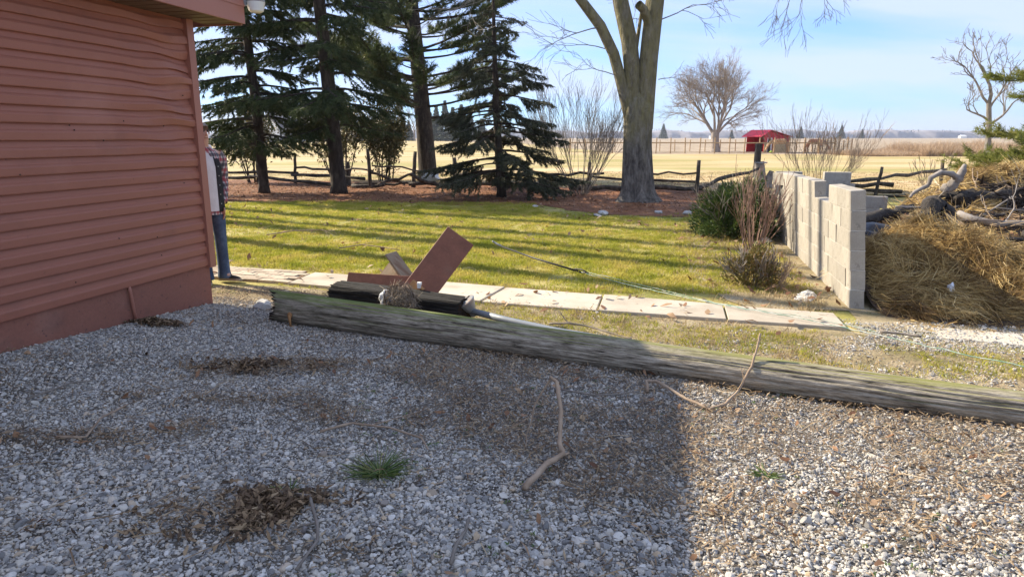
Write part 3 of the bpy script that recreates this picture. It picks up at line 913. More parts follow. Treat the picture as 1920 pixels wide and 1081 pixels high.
def board(c, L, W, T, long, short, mtl, name='board'):
    l = Vector(long).normalized(); s = Vector(short); s = (s - l * s.dot(l)).normalized(); t = l.cross(s)
    m = M(); m.box(Vector(c) - bb.location, (L, W, T), (l, s, t))
    o = m.obj(name, mtl, bb)
    bv = o.modifiers.new('edge', 'BEVEL'); bv.width = .003; bv.segments = 1
    return o


board((-.675, 6.02, .455), .70, .295, .022, (.39, .22, .50), (.15, -.10, -.26), MT['board_red'])
board((-1.235, 6.14, .27), .66, .17, .022, (1, -.22, -.02), (.0, .45, .85), MT['board_red'])
board((-1.06, 6.28, .40), .34, .15, .020, (.20, -.12, -.24), (.30, .75, .25), MT['board_raw'])
m = M(); m.prism([Vector(p) - bb.location for p in ((-1.19, 6.40, .42), (-1.06, 6.23, .30), (-1.31, 6.40, .27))], Vector((.004, .016, .004)))
m.obj('gable_board', MT['board_raw'], bb)
m = M(); m.prism([Vector(p) - bb.location for p in ((-.95, 5.90, .275), (-.90, 5.92, .345), (-.80, 5.88, .265))], Vector((.02, .06, 0)))
m.obj('gable_board', MT['board_orange'], bb)
board((-1.70, 6.28, .10), .20, .16, .02, (.5, .2, .6), (.6, -.4, .2), MT['board_red'])

# metal pipe with a flared lamp hood
pl = thing('lamp_arm', 'grey metal pipe with a flared dented lamp hood lying behind the fallen pole', 'lamp arm', (0, 0, 0))
m = M(); m.tube([(-.34, 5.57, .150), (-.05, 5.36, .130), (.35, 5.12, .105), (.9, 4.90, .07)], .028, 14); m.obj('pipe', MT['pipe'], pl, smooth=True)
m = M(); ax = Vector((-.50, -.16, .80)).normalized(); c0 = Vector((-.335, 5.585, .140))
m.lathe([(.030, -.035), (.036, -.03), (.036, .0), (.030, .005)], 16, c0, ax); m.obj('collar', MT['galv'], pl, smooth=True)
m = M(); m.lathe([(.030, 0), (.045, .03), (.080, .11), (.083, .113), (.083, .121), (.078, .125), (.01, .128)], 24, c0, ax); m.obj('hood', MT['galv'], pl, smooth=False)
m = M(); q = c0 + ax * .130; s1 = ax.orthogonal().normalized(); s2 = ax.cross(s1)
m.box(q + s1 * .035, (.006, .05, .008), (ax, s1, s2)); m.box(q - s1 * .02 + s2 * .03, (.006, .04, .008), (ax, s2, s1))
m.obj('slot', MT['dark'], pl)
m = M(); m.box((-.83, 5.86, .315), (.03, .04, .05)); m.box((-.815, 5.86, .325), (.012, .07, .02))
tag(m.obj('porcelain_clip', MT['white']), 'small white clip on top of the dark timber', 'clip')

# nest and scrap
n = 900
c = np.array([-.935, 5.44, .275])
th = NR.uniform(0, 2 * math.pi, n); ph = np.arccos(NR.uniform(-1, 1, n)); rr = .125 * NR.uniform(.45, 1, n) ** .5
P = c + np.stack([np.cos(th) * np.sin(ph) * rr * 1.15, np.sin(th) * np.sin(ph) * rr * .8, np.cos(ph) * rr], 1)
D = unit(np.cross(P - c, NR.normal(size=(n, 3)))) + NR.normal(0, .25, (n, 3))
V, F = strands(P, D, NR.uniform(.04, .15, n), NR.uniform(.003, .006, n), .3)
n2 = 60
P2 = c + np.array([[-.06, -.03, -.06]]) + NR.normal(0, .02, (n2, 3)); D2 = np.stack([NR.normal(-.3, .4, n2), NR.normal(-.2, .2, n2), NR.uniform(-1, .1, n2)], 1)
V2, F2 = strands(P2, D2, NR.uniform(.06, .13, n2), NR.uniform(.003, .006, n2), .3)
V = np.concatenate([V, V2]); F = np.concatenate([F, F2 + len(V) - len(V2)])
nest = link('bird_nest', np_mesh('bird_nest', V, F, MT['nest'], np.repeat(NR.uniform(0, 1, n + n2), 2)))
tag(nest, 'tangled bird nest of dry twigs hanging on the fallen pole', 'nest')


def lump(name, c, size, m, seed, sub=3, rough=.35, flat=False):
    bm = bmesh.new(); bmesh.ops.create_icosphere(bm, subdivisions=sub, radius=1)
    rg = random.Random(seed); off = Vector((rg.uniform(0, 50), rg.uniform(0, 50), rg.uniform(0, 50)))
    from mathutils import noise as mn
    for v_ in bm.verts:
        k = 1 + rough * (mn.noise(v_.co * 1.3 + off) + .5 * mn.noise(v_.co * 3.1 + off) + (.32 * mn.noise(v_.co * 7.3 + off) + .2 * mn.noise(v_.co * 15 + off) if sub > 3 else 0))
        v_.co = Vector((v_.co.x * size[0], v_.co.y * size[1], v_.co.z * size[2])) * k
    me = bpy.data.meshes.new(name); bm.to_mesh(me); bm.free(); me.materials.append(m)
    if not flat: me.polygons.foreach_set('use_smooth', [True] * len(me.polygons))
    o = link(name, me); o.location = c; o.rotation_euler = (0, 0, rg.uniform(0, 6))
    return o


tag(lump('white_scrap', (-1.05, 5.47, .285), (.055, .04, .065), MT['paper'], 3, 3, .6), 'crumpled white scrap caught beside the bird nest', 'scrap')
tag(lump('white_rock', (-2.36, 6.18, .04), (.095, .07, .065), MT['rubble'], 5, 2, .5, True), 'pale angular rock at the rotten end of the pole', 'rock')


# ------------------------------------------------------------------ trees
def needles_on(starts, dirs, lens, per, ln, w, rng, spread=.9, droop=0.0):
    """needle slivers along many twigs (triangles); returns V,F"""
    starts = np.array(starts); dirs = unit(np.array(dirs)); lens = np.array(lens)
    k = np.maximum(1, (lens * per).astype(int)); idx = np.repeat(np.arange(len(starts)), k); n = len(idx)
    t = rng.uniform(.0, 1.0, n)
    d = dirs[idx]
    base = starts[idx] + d * (lens[idx] * t)[:, None]
    base[:, 2] -= droop * (t * lens[idx]) ** 2
    r = unit(rng.normal(size=(n, 3)))
    nd = unit(d * .9 + r * spread + np.array([[0, 0, -.15]]))
    L = rng.uniform(.6, 1.2, n)[:, None] * ln
    s = unit(np.cross(nd, rng.normal(size=(n, 3)))) * w * .5
    V = np.stack([base - s, base + s, base + nd * L], 1).reshape(-1, 3)
    return V, np.arange(n * 3).reshape(-1, 3)


def conifer(name, label, cat, pts, radii, top, zmin, reach, step, per_level, style, needle, mats, seed, group=None, density=1.0, skip=.12, bias=None, zlow=None):
    rg = random.Random(seed); nr = np.random.default_rng(seed)
    base = Vector(pts[0]); root = thing(name, label, cat, tuple(base), group=group)
    P = [Vector(p) - base for p in pts]
    tr = M()
    # resample trunk with a slight flare and wobble
    rs = [radii[0] * 1.3] + list(radii); PP = [P[0] - UP * .1] + [P[0] + UP * .22] + P[1:]
    tr.tube(PP, rs, 14); tr.obj('trunk', mats[0], root, smooth=True)
    zs = [p.z for p in P]
    def trunk_at(z):
        for i in range(len(P) - 1):
            if P[i].z <= z <= P[i + 1].z:
                t = (z - P[i].z) / (P[i + 1].z - P[i].z)
                return P[i].lerp(P[i + 1], t), radii[i] + (radii[i + 1] - radii[i]) * t
        return P[-1], radii[-1]
    br = M(); S = []; D = []; Ln = []
    z = zmin; ga = rg.uniform(0, 6)
    while z < top:
        rel = (z - zmin) / (top - zmin)
        nb = per_level if rel < .9 else 3
        for b_ in range(nb):
            if rg.random() < skip: continue
            ga += 2.399 + rg.uniform(-.7, .7)
            zz = z + rg.uniform(-.9, .9) * step
            p0, rt = trunk_at(max(.05, zz))
            L = reach(rel) * rg.choice((rg.uniform(.4, .8), rg.uniform(.75, 1.18), rg.uniform(.8, 1.2)))
            if bias: L *= bias(ga)
            if L < .15: continue
            hd = Vector((math.cos(ga), math.sin(ga), 0)); sd = Vector((-hd.y, hd.x, 0))
            n = 7; pl_ = []
            wob = rg.uniform(-.12, .12)
            for i in range(n):
                t = i / (n - 1)
                if style == 'spruce': dz = L * (.10 * t - .52 * t * t + .30 * t ** 3) * rg.uniform(.9, 1.1)
                elif style == 'pine_flat': dz = L * (.10 * math.sin(t * 3 + ga) - .08 * t)
                elif style == 'pine': dz = L * (.02 * t + .24 * t * t)
                else: dz = L * (.06 * t - .42 * t * t + .22 * t ** 3)
                pl_.append(p0 + hd * L * t + sd * wob * L * math.sin(t * 2.5) + UP * dz)
            r0 = max(.008, min(rt * .42, .012 + .011 * L))
            br.tube(pl_, [r0 * (1 - .85 * i / (n - 1)) for i in range(n)], 5, cap=False)
            # side twigs
            ntw = max(3, int(L * (9 if 'pine' not in style else 6.5) * density))
            for j in range(ntw):
                t = (.18 if style == 'spruce' else .38) + (.82 if style == 'spruce' else .62) * (j + rg.random()) / ntw
                t = min(t, .995); i = int(t * (n - 1)); f = t * (n - 1) - i
                q = pl_[i].lerp(pl_[min(i + 1, n - 1)], f)
                ax = (pl_[min(i + 1, n - 1)] - pl_[i]).normalized()
                sgn = 1 if j % 2 else -1
                if 'pine' in style:
                    l2 = rg.uniform(.25, .6) * (.6 + .5 * L / 4)
                    dv = ax * .8 + sd * sgn * rg.uniform(.2, 1.0) + UP * rg.uniform(.0, .5)
                else:
                    l2 = (.16 + .30 * L * (1 - t)) * rg.uniform(.6, 1.2)
                    l2 = min(l2, .85)
                    dv = ax * .75 + sd * sgn * rg.uniform(.5, 1.0) + UP * rg.uniform(-.75, -.05)
                dv.normalize()
                S.append(q); D.append(dv); Ln.append(l2)
                if l2 > .3 and style == 'pine': br.tube([q, q + dv * l2 * .8], [.006, .003], 3, cap=False)
                if 'pine' in style:
                    for _ in range(2):
                        q2 = q + dv * l2 * rg.uniform(.4, .9); d2 = (dv + Vector((rg.uniform(-1, 1), rg.uniform(-1, 1), rg.uniform(-.2, .8)))).normalized()
                        S.append(q2); D.append(d2); Ln.append(l2 * .5)
                elif l2 > .28:
                    for _ in range(2):
                        tt = rg.uniform(.3, .9); q2 = q + dv * l2 * tt
                        d2 = (dv * .7 + ax * .4 + Vector((rg.uniform(-.6, .6), rg.uniform(-.6, .6), rg.uniform(-.7, 0)))).normalized()
                        S.append(q2); D.append(d2); Ln.append(l2 * .55)
        z += step
    br.obj('branches', mats[0], root)
    V, F = needles_on(S, D, Ln, needle[0], needle[1], needle[2], nr, needle[3])
    twig = np.repeat(nr.uniform(0, 1, len(S)), np.maximum(1, (np.array(Ln) * needle[0]).astype(int)))
    rnd = np.clip(.62 * twig + .38 * nr.uniform(0, 1, len(F)), 0, 1)
    link('crown', np_mesh('crown', V, F, mats[1], rnd), root)
    return root


SPR = (MT['bark_dark'], MT['spruce']); SPB = (MT['bark_dark'], MT['spruce_blue'])
conifer('spruce_tree', 'slender dark spruce with a thin leaning trunk beside the garage corner', 'tree', [(-7.32, 20, 0), (-7.36, 20, 2.4), (-7.47, 20, 4.7), (-7.7, 20, 9), (-7.8, 20, 11.5)], [.150, .130, .115, .07, .015], 11.2, 1.5,
        lambda t: 2.9 * (1 - t) ** .6 * (1 if t > .06 else .85), .36, 5, 'spruce', (150, .115, .022, .8), SPR, 31, density=1.15, skip=.27)
conifer('spruce_tree', 'tall spruce with a thick bare lower trunk between two leafy shrubs', 'tree', [(-5.09, 19.9, 0), (-5.14, 19.9, 1.5), (-5.22, 19.9, 3.1), (-5.34, 19.9, 5.2), (-5.5, 19.9, 10), (-5.55, 19.9, 12.5)], [.225, .20, .19, .165, .07, .015], 12.2, 2.0,
        lambda t: 2.9 * (1 - t) ** .6 * (1 if t > .05 else .85), .37, 5, 'spruce', (150, .115, .022, .8), SPR, 47, density=1.15, skip=.30)
conifer('pine_tree', 'big pine with long sparse upswept limbs beyond the rail fence', 'tree', [(-3.4, 27.5, 0), (-3.47, 27.5, 1.7), (-3.6, 27.5, 3.4), (-3.85, 27.5, 6.7), (-4.0, 27.5, 11), (-4.0, 27.5, 14.5)], [.38, .34, .31, .25, .13, .03], 14, 2.6,
        lambda t: 4.9 * (1 - t) ** .55 * (.75 + .25 * min(1, t * 6)), .44, 6, 'pine', (110, .19, .024, .8), (MT['bark_dark'], MT['pine']), 53, density=1.4, skip=.26)
conifer('spruce_tree', 'small dense bluish spruce with boughs reaching down to the needle bed', 'tree', [(-.29, 18.6, 0), (-.36, 18.6, 1.2), (-.43, 18.6, 2.4), (-.48, 18.6, 4.7), (-.5, 18.6, 5.9)], [.125, .11, .09, .045, .01], 5.75, .62,
        lambda t: 2.05 * (1 - t) ** .72, .24, 6, 'fir', (165, .10, .020, .8), SPB, 61, density=1.6, skip=.18)
# pine whose boughs reach in from beyond the compost heap
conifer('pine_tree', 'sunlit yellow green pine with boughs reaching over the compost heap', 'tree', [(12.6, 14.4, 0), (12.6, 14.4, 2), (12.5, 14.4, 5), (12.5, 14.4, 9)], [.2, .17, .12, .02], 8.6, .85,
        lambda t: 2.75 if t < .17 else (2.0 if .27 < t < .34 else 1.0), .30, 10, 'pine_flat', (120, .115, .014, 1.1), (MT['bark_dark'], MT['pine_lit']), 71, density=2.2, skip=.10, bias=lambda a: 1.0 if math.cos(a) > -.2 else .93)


def grow(m, p, d, r, L, depth, rg, up=.12, spread=.75, kids=3, taper=.55, seg=4, wob=.18, minr=.003, shrink=.72, mi=0):
    pts = [Vector(p)]; d = Vector(d).normalized(); rr = [r]
    for i in range(seg):
        d = (d + Vector((rg.uniform(-wob, wob), rg.uniform(-wob, wob), rg.uniform(-wob, wob) + up * .5))).normalized()
        pts.append(pts[-1] + d * L / seg); rr.append(max(minr, r * (1 - (1 - taper) * (i + 1) / seg)))
    m.tube(pts, rr, 8 if r > .08 else 6 if r > .03 else 4 if r > .012 else 3, cap=False, mi=mi)
    if depth <= 0: return
    for k in range(kids):
        t = rg.uniform(.35, 1) if k else 1.0
        i = min(seg - 1, int(t * seg)); f = t * seg - i
        q = pts[i].lerp(pts[i + 1], f); rq = rr[i] + (rr[i + 1] - rr[i]) * f
        ax = (pts[i + 1] - pts[i]).normalized()
        o = ax.orthogonal().normalized(); o.rotate(Matrix.Rotation(rg.uniform(0, 6.283), 3, ax))
        nd = (ax + o * rg.uniform(.35, 1) * spread + UP * up).normalized()
        grow(m, q, nd, max(minr, rq * rg.uniform(.55, .8) if k else rq * .9), L * shrink * rg.uniform(.75, 1.15), depth - 1, rg, up, spread, kids, taper, seg, wob, minr, shrink, mi)


# the big two-stemmed tree
bt = thing('maple_tree', 'huge bare tree with a flared grey trunk that splits into mossy stems', 'tree', (3.25, 17.4, 0))
def ring_trunk(m, levels, na=40, seed=0, mi=0):
    """levels: (x,y,z,r,flare,lobes)"""
    vs = []; n = len(levels)
    for x, y, z, rx, ry, lob in levels:
        for k in range(na):
            a = 2 * math.pi * k / na
            f = 1 + lob * (math.cos(5 * a + .7) * .6 + math.cos(3 * a + 2.1) * .5 + .35 * math.cos(8 * a + z)) + .03 * math.sin(7 * a + z * 3) + .022 * math.sin(13 * a - z * 2)
            if abs(math.cos(a)) < .30 and z > .8: f *= 1 - .13 * min(1, (z - .8) / 1.2) * (1 - abs(math.cos(a)) / .30)
            vs.append((x + rx * f * math.cos(a), y + ry * f * math.sin(a), z))
    fs = []
    for i in range(n - 1):
        for k in range(na):
            k2 = (k + 1) % na
            fs.append((i * na + k, i * na + k2, (i + 1) * na + k2, (i + 1) * na + k))
    m.add(vs, fs, mi)
m = M()
lv = [(0, 0, -.1, .66, .64, .17), (0, 0, .03, .56, .54, .17), (-.01, 0, .14, .475, .46, .14), (-.03, 0, .3, .42, .41, .10), (-.05, 0, .6, .39, .38, .07), (-.07, 0, 1.0, .365, .35, .05), (-.08, 0, 1.45, .345, .33, .04)]
ring_trunk(m, lv, 48)
ring_trunk(m, [(-.08, 0, 1.43, .347, .332, .04), (-.08, 0, 1.9, .355, .32, .03), (-.07, 0, 2.3, .37, .28, .02), (-.06, 0, 2.55, .36, .22, .0), (-.04, 0, 2.7, .26, .12, 0)], 48)
st = random.Random(4)
def stem(pts, rr, sides=18):
    mm = M(); mm.tube([Vector(p) - Vector((3.25, 17.4, 0)) for p in pts], rr, sides, cap=False); m.add(mm.v, mm.f)
stem([(3.02, 17.4, 1.9), (2.88, 17.4, 2.41), (2.68, 17.4, 3.05), (2.50, 17.38, 3.6), (2.15, 17.3, 4.23), (1.61, 17.2, 4.85), (.9, 17.0, 5.8), (.2, 16.8, 7.2)], [.17, .155, .14, .135, .13, .115, .09, .05])
stem([(3.03, 17.42, 1.8), (3.02, 17.42, 2.5), (2.98, 17.42, 3.2), (2.88, 17.42, 3.9), (2.66, 17.42, 4.7), (2.3, 17.5, 6.3), (2.1, 17.6, 8.5)], [.20, .205, .20, .20, .19, .15, .09])
stem([(3.33, 17.4, 1.8), (3.345, 17.4, 2.6), (3.37, 17.4, 3.5), (3.45, 17.4, 4.7), (3.6, 17.3, 6.5), (3.7, 17.2, 9)], [.215, .22, .225, .225, .17, .1])
stem([(3.40, 17.36, 4.15), (3.15, 17.15, 4.58), (3.0, 17.05, 4.68)], [.12, .105, .10])
stem([(3.0, 17.5, 3.1), (3.1, 17.6, 3.9), (3.2, 17.7, 4.6)], [.06, .05, .04], 8)
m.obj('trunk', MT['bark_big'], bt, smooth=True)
m = M(); rg = random.Random(19)
off = Vector((3.25, 17.4, 0))
for p, d, r, L, dp in [((1.6, 17.2, 4.9), (-1, -.2, .2), .03, 1.5, 4), ((2.2, 17.3, 4.2), (-1, -.3, -.15), .022, 1.1, 3), ((2.66, 17.38, 3.1), (-.9, -.2, .15), .016, .75, 3), ((3.64, 17.4, 4.4), (1, -.1, .3), .02, .8, 3), ((3.63, 17.4, 3.0), (1, .1, .15), .012, .55, 2),
                       ((2.5, 17.35, 3.7), (-1, .2, .25), .018, .9, 3), ((2.9, 17.5, 4.2), (.3, .5, .5), .02, .7, 2), ((1.2, 17.1, 5.4), (-1, -.3, -.35), .026, 1.6, 4), ((3.66, 17.3, 4.9), (1, -.2, -.1), .022, .9, 3)]:
    grow(m, Vector(p) - off, d, r, L, dp, rg, up=-.02, spread=.95, kids=3, wob=.2, minr=.0042)
for p, d, r in [((.2, 16.8, 7.2), (-.4, -.2, 1), .05), ((2.1, 17.6, 8.5), (-.1, .2, 1), .08), ((3.7, 17.2, 9), (.3, -.2, 1), .09)]:
    grow(m, Vector(p) - off, d, r, 2.6, 4, rg, up=.15, spread=.8, kids=3)
# long limb whose hanging twigs show against the sky
limb = [Vector(p) - off for p in ((3.6, 17.2, 6.6), (4.4, 16.6, 6.5), (5.3, 15.8, 5.9), (6.1, 15.2, 5.0), (6.5, 15.0, 4.75))]
m.tube(limb, [.12, .09, .06, .03, .018], 8, cap=False)
for p, d, L, dp in [((5.75, 15.1, 4.85), (-.5, -.1, -.6), .5, 3), ((6.05, 15.1, 4.75), (.05, 0, -1), .62, 3), ((6.3, 15.05, 4.7), (.6, -.1, -.35), .5, 3), ((5.9, 15.1, 4.8), (-.2, 0, -.9), .55, 3), ((6.5, 15.0, 4.72), (.9, 0, -.2), .45, 2)]:
    grow(m, Vector(p) - off, d, .012, L, dp, rg, up=-.12, spread=.8, kids=3, wob=.25, minr=.0035)
m.tube([Vector(p) - off for p in ((6.1, 15.2, 5.0), (5.95, 15.12, 4.82), (5.75, 15.1, 4.85))], .014, 5, cap=False)
m.obj('twigs', MT['bark_grey'], bt)

# far round-headed bare tree in the paddock
ft = thing('bare_tree', 'bare round headed tree standing alone inside the far paddock', 'tree', (23.6, 79.6, 0))
m = M(); rg = random.Random(77)
m.tube([(0, 0, -.2), (0, 0, .3), (-.1, 0, 1.2), (-.15, 0, 2.4)], [.68, .52, .44, .46], 14)
for k in range(9):
    a = k * 2.399; tilt = rg.uniform(.35, 1.05) if k else .1
    d = Vector((math.cos(a) * tilt, math.sin(a) * tilt * .8, 1))
    grow(m, (-.15 + .25 * math.cos(a), .2 * math.sin(a), 2.0), d, rg.uniform(.11, .17), 3.5, 5, rg, up=.03, spread=.78, kids=4, seg=3, wob=.16, minr=.0085, shrink=.69)
m.obj('trunk', MT['bark_far'], ft)
rt = thing('bare_tree', 'gnarled half dead bare tree rising behind the sunlit pine boughs', 'tree', (41.6, 60, 0))
m = M(); rg = random.Random(5)
m.tube([(0, 0, -.2), (-.1, 0, 2), (-.5, 0, 4.5)], [.27, .22, .19], 10)
for p, d, r, L in [((-.5, 0, 4.4), (-.75, 0, .55), .12, 3.0), ((-.5, 0, 4.4), (.05, 0, 1), .16, 3.2), ((-.45, 0, 3.8), (.6, 0, .9), .11, 2.8), ((-.3, 0, 3.0), (-.9, .1, .35), .10, 2.4), ((-.2, 0, 2.6), (.9, 0, .4), .12, 2.5)]:
    grow(m, p, d, r, L, 4, rg, up=.10, spread=.8, kids=3, seg=4, wob=.28, minr=.014, shrink=.66)
m.obj('trunk', MT['bark_grey'], rt)


def stem_shrub(name, label, loc, n, h, lean, mats, seed, r=.012, depth=2, kids=3, leaf=None, base=.12, minr=.003, up=.12, parts=True, tilt=(0, 0)):
    rg = random.Random(seed); nr = np.random.default_rng(seed)
    root = thing(name, label, 'shrub', loc)
    m = M()
    for k in range(n):
        a = rg.uniform(0, 6.283); q = base * math.sqrt(rg.random())
        l = rg.uniform(.15, 1) * lean
        grow(m, (q * math.cos(a), q * math.sin(a), -.03), (math.cos(a) * l + tilt[0], math.sin(a) * l + tilt[1], 1), r * rg.uniform(.6, 1.2), h * rg.uniform(.4, .62), depth, rg, up=up, spread=.5, kids=kids, seg=4, wob=.12, minr=minr, shrink=.62)
    m.obj('stems', mats, root)
    if leaf:
        L = leaf
        pts = np.array(m.v); P = pts[nr.integers(0, len(pts), L['n'])]
        P = P[P[:, 2] > L.get('zmin', .1)]
        P = P + nr.normal(0, L['spread'], P.shape)
        V, F = flakes(P, nr.uniform(.7, 1.3, len(P)) * L['len'], nr.uniform(.7, 1.3, len(P)) * L['w'], .9, nr)
        link('leaves', np_mesh('leaves', V, F, L['m'], np.repeat(nr.uniform(0, 1, len(P)), 2)), root)
    return root


stem_shrub('bare_shrub', 'tall leafless shrub of thin fanned stems beside the small spruce', (1.95, 19.4, 0), 26, 2.9, .85, MT['twig_grey'], 5, r=.013, depth=3, kids=4, base=.22, minr=.0032)
stem_shrub('leafy_shrub', 'thin leafy evergreen shrub behind the slender spruce', (-9.3, 24.6, 0), 9, 2.3, .35, MT['bark_dark'], 6, r=.03, depth=3, leaf=dict(n=3600, spread=.13, len=.13, w=.06, m=MT['shrub_leaf'], zmin=.5), base=.3)
stem_shrub('leafy_shrub', 'open leafy shrub with curled leaves between the fence post and thick spruce', (-6.6, 26.6, 0), 11, 2.4, .5, MT['bark_dark'], 7, r=.03, depth=3, leaf=dict(n=4600, spread=.14, len=.13, w=.06, m=MT['shrub_leaf'], zmin=.3), base=.5)
stem_shrub('leafy_shrub', 'fuller leafy shrub just past the thick spruce trunk', (-4.95, 26.2, 0), 12, 2.5, .42, MT['bark_dark'], 8, r=.03, depth=3, leaf=dict(n=6800, spread=.14, len=.13, w=.06, m=MT['shrub_leaf'], zmin=.1), base=.4)
stem_shrub('dry_shrub', 'dry yellowish leafless bush in the field behind the block wall', (9.3, 20.6, 0), 34, 2.1, 1.25, MT['twig_tan'], 9, r=.009, depth=3, base=.5, minr=.0032)
stem_shrub('dry_shrub', 'smaller dry bush by the leaning split post beyond the heap', (12.2, 19.6, 0), 9, 1.1, .8, MT['twig_tan'], 10, r=.009, depth=2, base=.3, minr=.005)
# shrubs along the block wall
def leafy_mound(name, label, loc, size, n, ln, w, m, seed, core):
    nr = np.random.default_rng(seed)
    root = thing(name, label, 'shrub', loc)
    d = unit(nr.normal(size=(n, 3))); d[:, 2] = np.abs(d[:, 2]) * 1.0
    lob = 1 + .75 * (fbm(d[:, 0] * 2.2 + 5, d[:, 1] * 2.2 + d[:, 2] * 2, seed) - .5) * 2
    rr = nr.uniform(.25, 1, n) ** .4 * lob
    P = d * rr[:, None] * np.array(size); P[:, 2] += .04
    D = unit(d + nr.normal(0, .6, (n, 3)) + np.array([[0, 0, .35]]))
    V, F = strands(P, D, nr.uniform(.6, 1.3, n) * ln, nr.uniform(.7, 1.3, n) * w, .15, nr)
    link('leaves', np_mesh('leaves', V, F, m, np.repeat(np.clip(nr.uniform(0, 1, n) * .75 + .25 * vnoise(P[:, 0] * 6, P[:, 2] * 6, seed), 0, 1), 2)), root)
    mm = M(); rg = random.Random(seed)
    for k in range(core):
        a = rg.uniform(0, 6.28)
        grow(mm, (.06 * math.cos(a), .06 * math.sin(a), 0), (math.cos(a) * .8, math.sin(a) * .8, 1), .012, size[2] * .62, 2, rg, spread=.8, kids=3, minr=.004)
    mm.obj('stems', MT['twig_grey'], root)
    return root


leafy_mound('yew_shrub', 'dense dark green yew bush beside the far end of the block wall', (3.62, 11.0, 0), (.55, .55, .82), 9000, .075, .014, MT['yew'], 3, 14)
stem_shrub('bare_shrub', 'reddish brown leafless shrub in front of the dark green yew', (3.55, 9.75, 0), 26, 1.15, .55, MT['twig_red'], 12, r=.010, depth=2, kids=3, base=.14, minr=.0035)
leafy_mound('boxwood_shrub', 'low yellow green boxwood with dead tan twigs near the path', (2.66, 7.25, 0), (.24, .22, .36), 3000, .035, .011, MT['box_leaf'], 5, 16)
o = stem_shrub('dead_shrub', 'clump of dry tan stalks leaning beside the low boxwood', (2.86, 7.12, 0), 22, .42, .9, MT['twig_tan'], 14, r=.005, depth=2, base=.08, minr=.002)
tag(lump('white_rock', (3.02, 6.72, .0), (.17, .10, .045), MT['rubble'], 15, 3, .5, True), 'flat pale broken concrete lump in the grass near the wall end', 'rock')
for k, (x, y, s, lb) in enumerate([(3.95, 10.35, .10, 'pale rubble lump at the foot of the block wall beside dead leaves'), (4.12, 10.8, .13, 'larger rubble lump under the broken far end of the block wall')]):
    tag(lump('rubble_lump', (x, y, .03), (s, s * .7, s * .6), MT['rubble'], 30 + k, 2, .5, True), lb, 'rubble', 'rubble by the block wall')
dk = [((1.95, 14.35, .03), (.20, .10, .06), 'pale grey broken concrete piece on the needle bed, largest of the scatter'), ((1.78, 13.95, .02), (.16, .05, .03), 'flat pale broken concrete strip on the lawn edge'), ((3.18, 14.6, .02), (.20, .09, .03), 'flat grey slab fragment lying in the needle bed below the big tree'),
      ((3.72, 14.3, .03), (.10, .08, .05), 'dark grey lump of debris beyond the flat slab fragment'), ((.55, 15.9, .02), (.09, .05, .03), 'small white fragment on the grass below the small spruce')]
for k, (p, s, lb) in enumerate(dk):
    tag(lump('concrete_fragment', p, s, MT['rubble'], 60 + k, 2, .4, True), lb, 'fragment', 'broken concrete on the needle bed')

# ------------------------------------------------------------------ rustic fence
def wobble(a, b, n, amp, rg, sag=0):
    a, b = Vector(a), Vector(b); out = []
    for i in range(n + 1):
        t = i / n; p = a.lerp(b, t)
        if 0 < i < n: p += Vector((rg.uniform(-amp, amp), rg.uniform(-amp, amp), rg.uniform(-amp, amp)))
        p.z -= sag * math.sin(t * math.pi); out.append(p)
    return out


def rail_fence(label, posts, rails, seed):
    rg = random.Random(seed)
    f = thing('rustic_fence', label, 'fence', (posts[0][0], posts[0][1], 0), group='rustic rail fences round the needle bed'); off = Vector(f.location)
    for x, y, h, lx, r in posts:
        m = M(); pts = wobble((0, 0, -.1), (lx, 0, h), 5, .018, rg); m.tube(pts, [r * 1.15, r * 1.1, r, r * .95, r * .95, r * .85], 8)
        o = m.obj('post', MT['post'], f, smooth=True); o.location = Vector((x, y, 0)) - off
    for a, b, r, n in rails:
        m = M(); pts = wobble(Vector(a) - off, Vector(b) - off, n, .05, rg); m.tube(pts, [r * rg.uniform(.75, 1.15) for _ in pts], 6)
        m.obj('rail', MT['post'], f, smooth=True)
    return f


rail_fence('dark crooked branch rail fence behind the spruces', [(-10.6, 24.0, 1.2, .05, .05), (-7.77, 24.3, 1.05, .08, .055), (-4.55, 21.85, 1.25, -.06, .06), (-3.28, 22.4, 1.15, .12, .065), (-1.92, 22.5, .95, .02, .075), (-5.6, 23.2, .8, 0, .09), (-.45, 21.8, .8, 0, .05)],
           [((-13, 24, .42), (-7.6, 24.2, .36), .055, 9), ((-13, 23.9, .12), (-9.0, 23.8, .25), .06, 7), ((-9.2, 23.8, .28), (-5.3, 22.6, .02), .06, 7), ((-7.7, 24.2, .55), (-4.5, 21.95, .55), .04, 8), ((-7.8, 24.1, .3), (-4.9, 22.6, .26), .055, 6), ((-4.5, 21.9, .72), (-1.9, 22.4, .46), .035, 8),
            ((-5.2, 22, .05), (-4.1, 21.8, .12), .07, 4), ((-4.5, 21.8, .5), (-3.5, 22.2, .1), .05, 5), ((-4.3, 21.8, .1), (-3.2, 22.2, .45), .05, 5), ((-3.3, 22.2, .42), (-2.4, 22.2, .06), .06, 5), ((-3.4, 22.3, .1), (-1.5, 22.4, .08), .07, 6), ((-5.3, 22.5, .08), (-3.2, 22.3, .12), .05, 6), ((-1.9, 22.3, .4), (1.0, 21.5, .5), .045, 7), ((-1.6, 22.2, .1), (1.4, 21.3, .1), .07, 6)], 3)
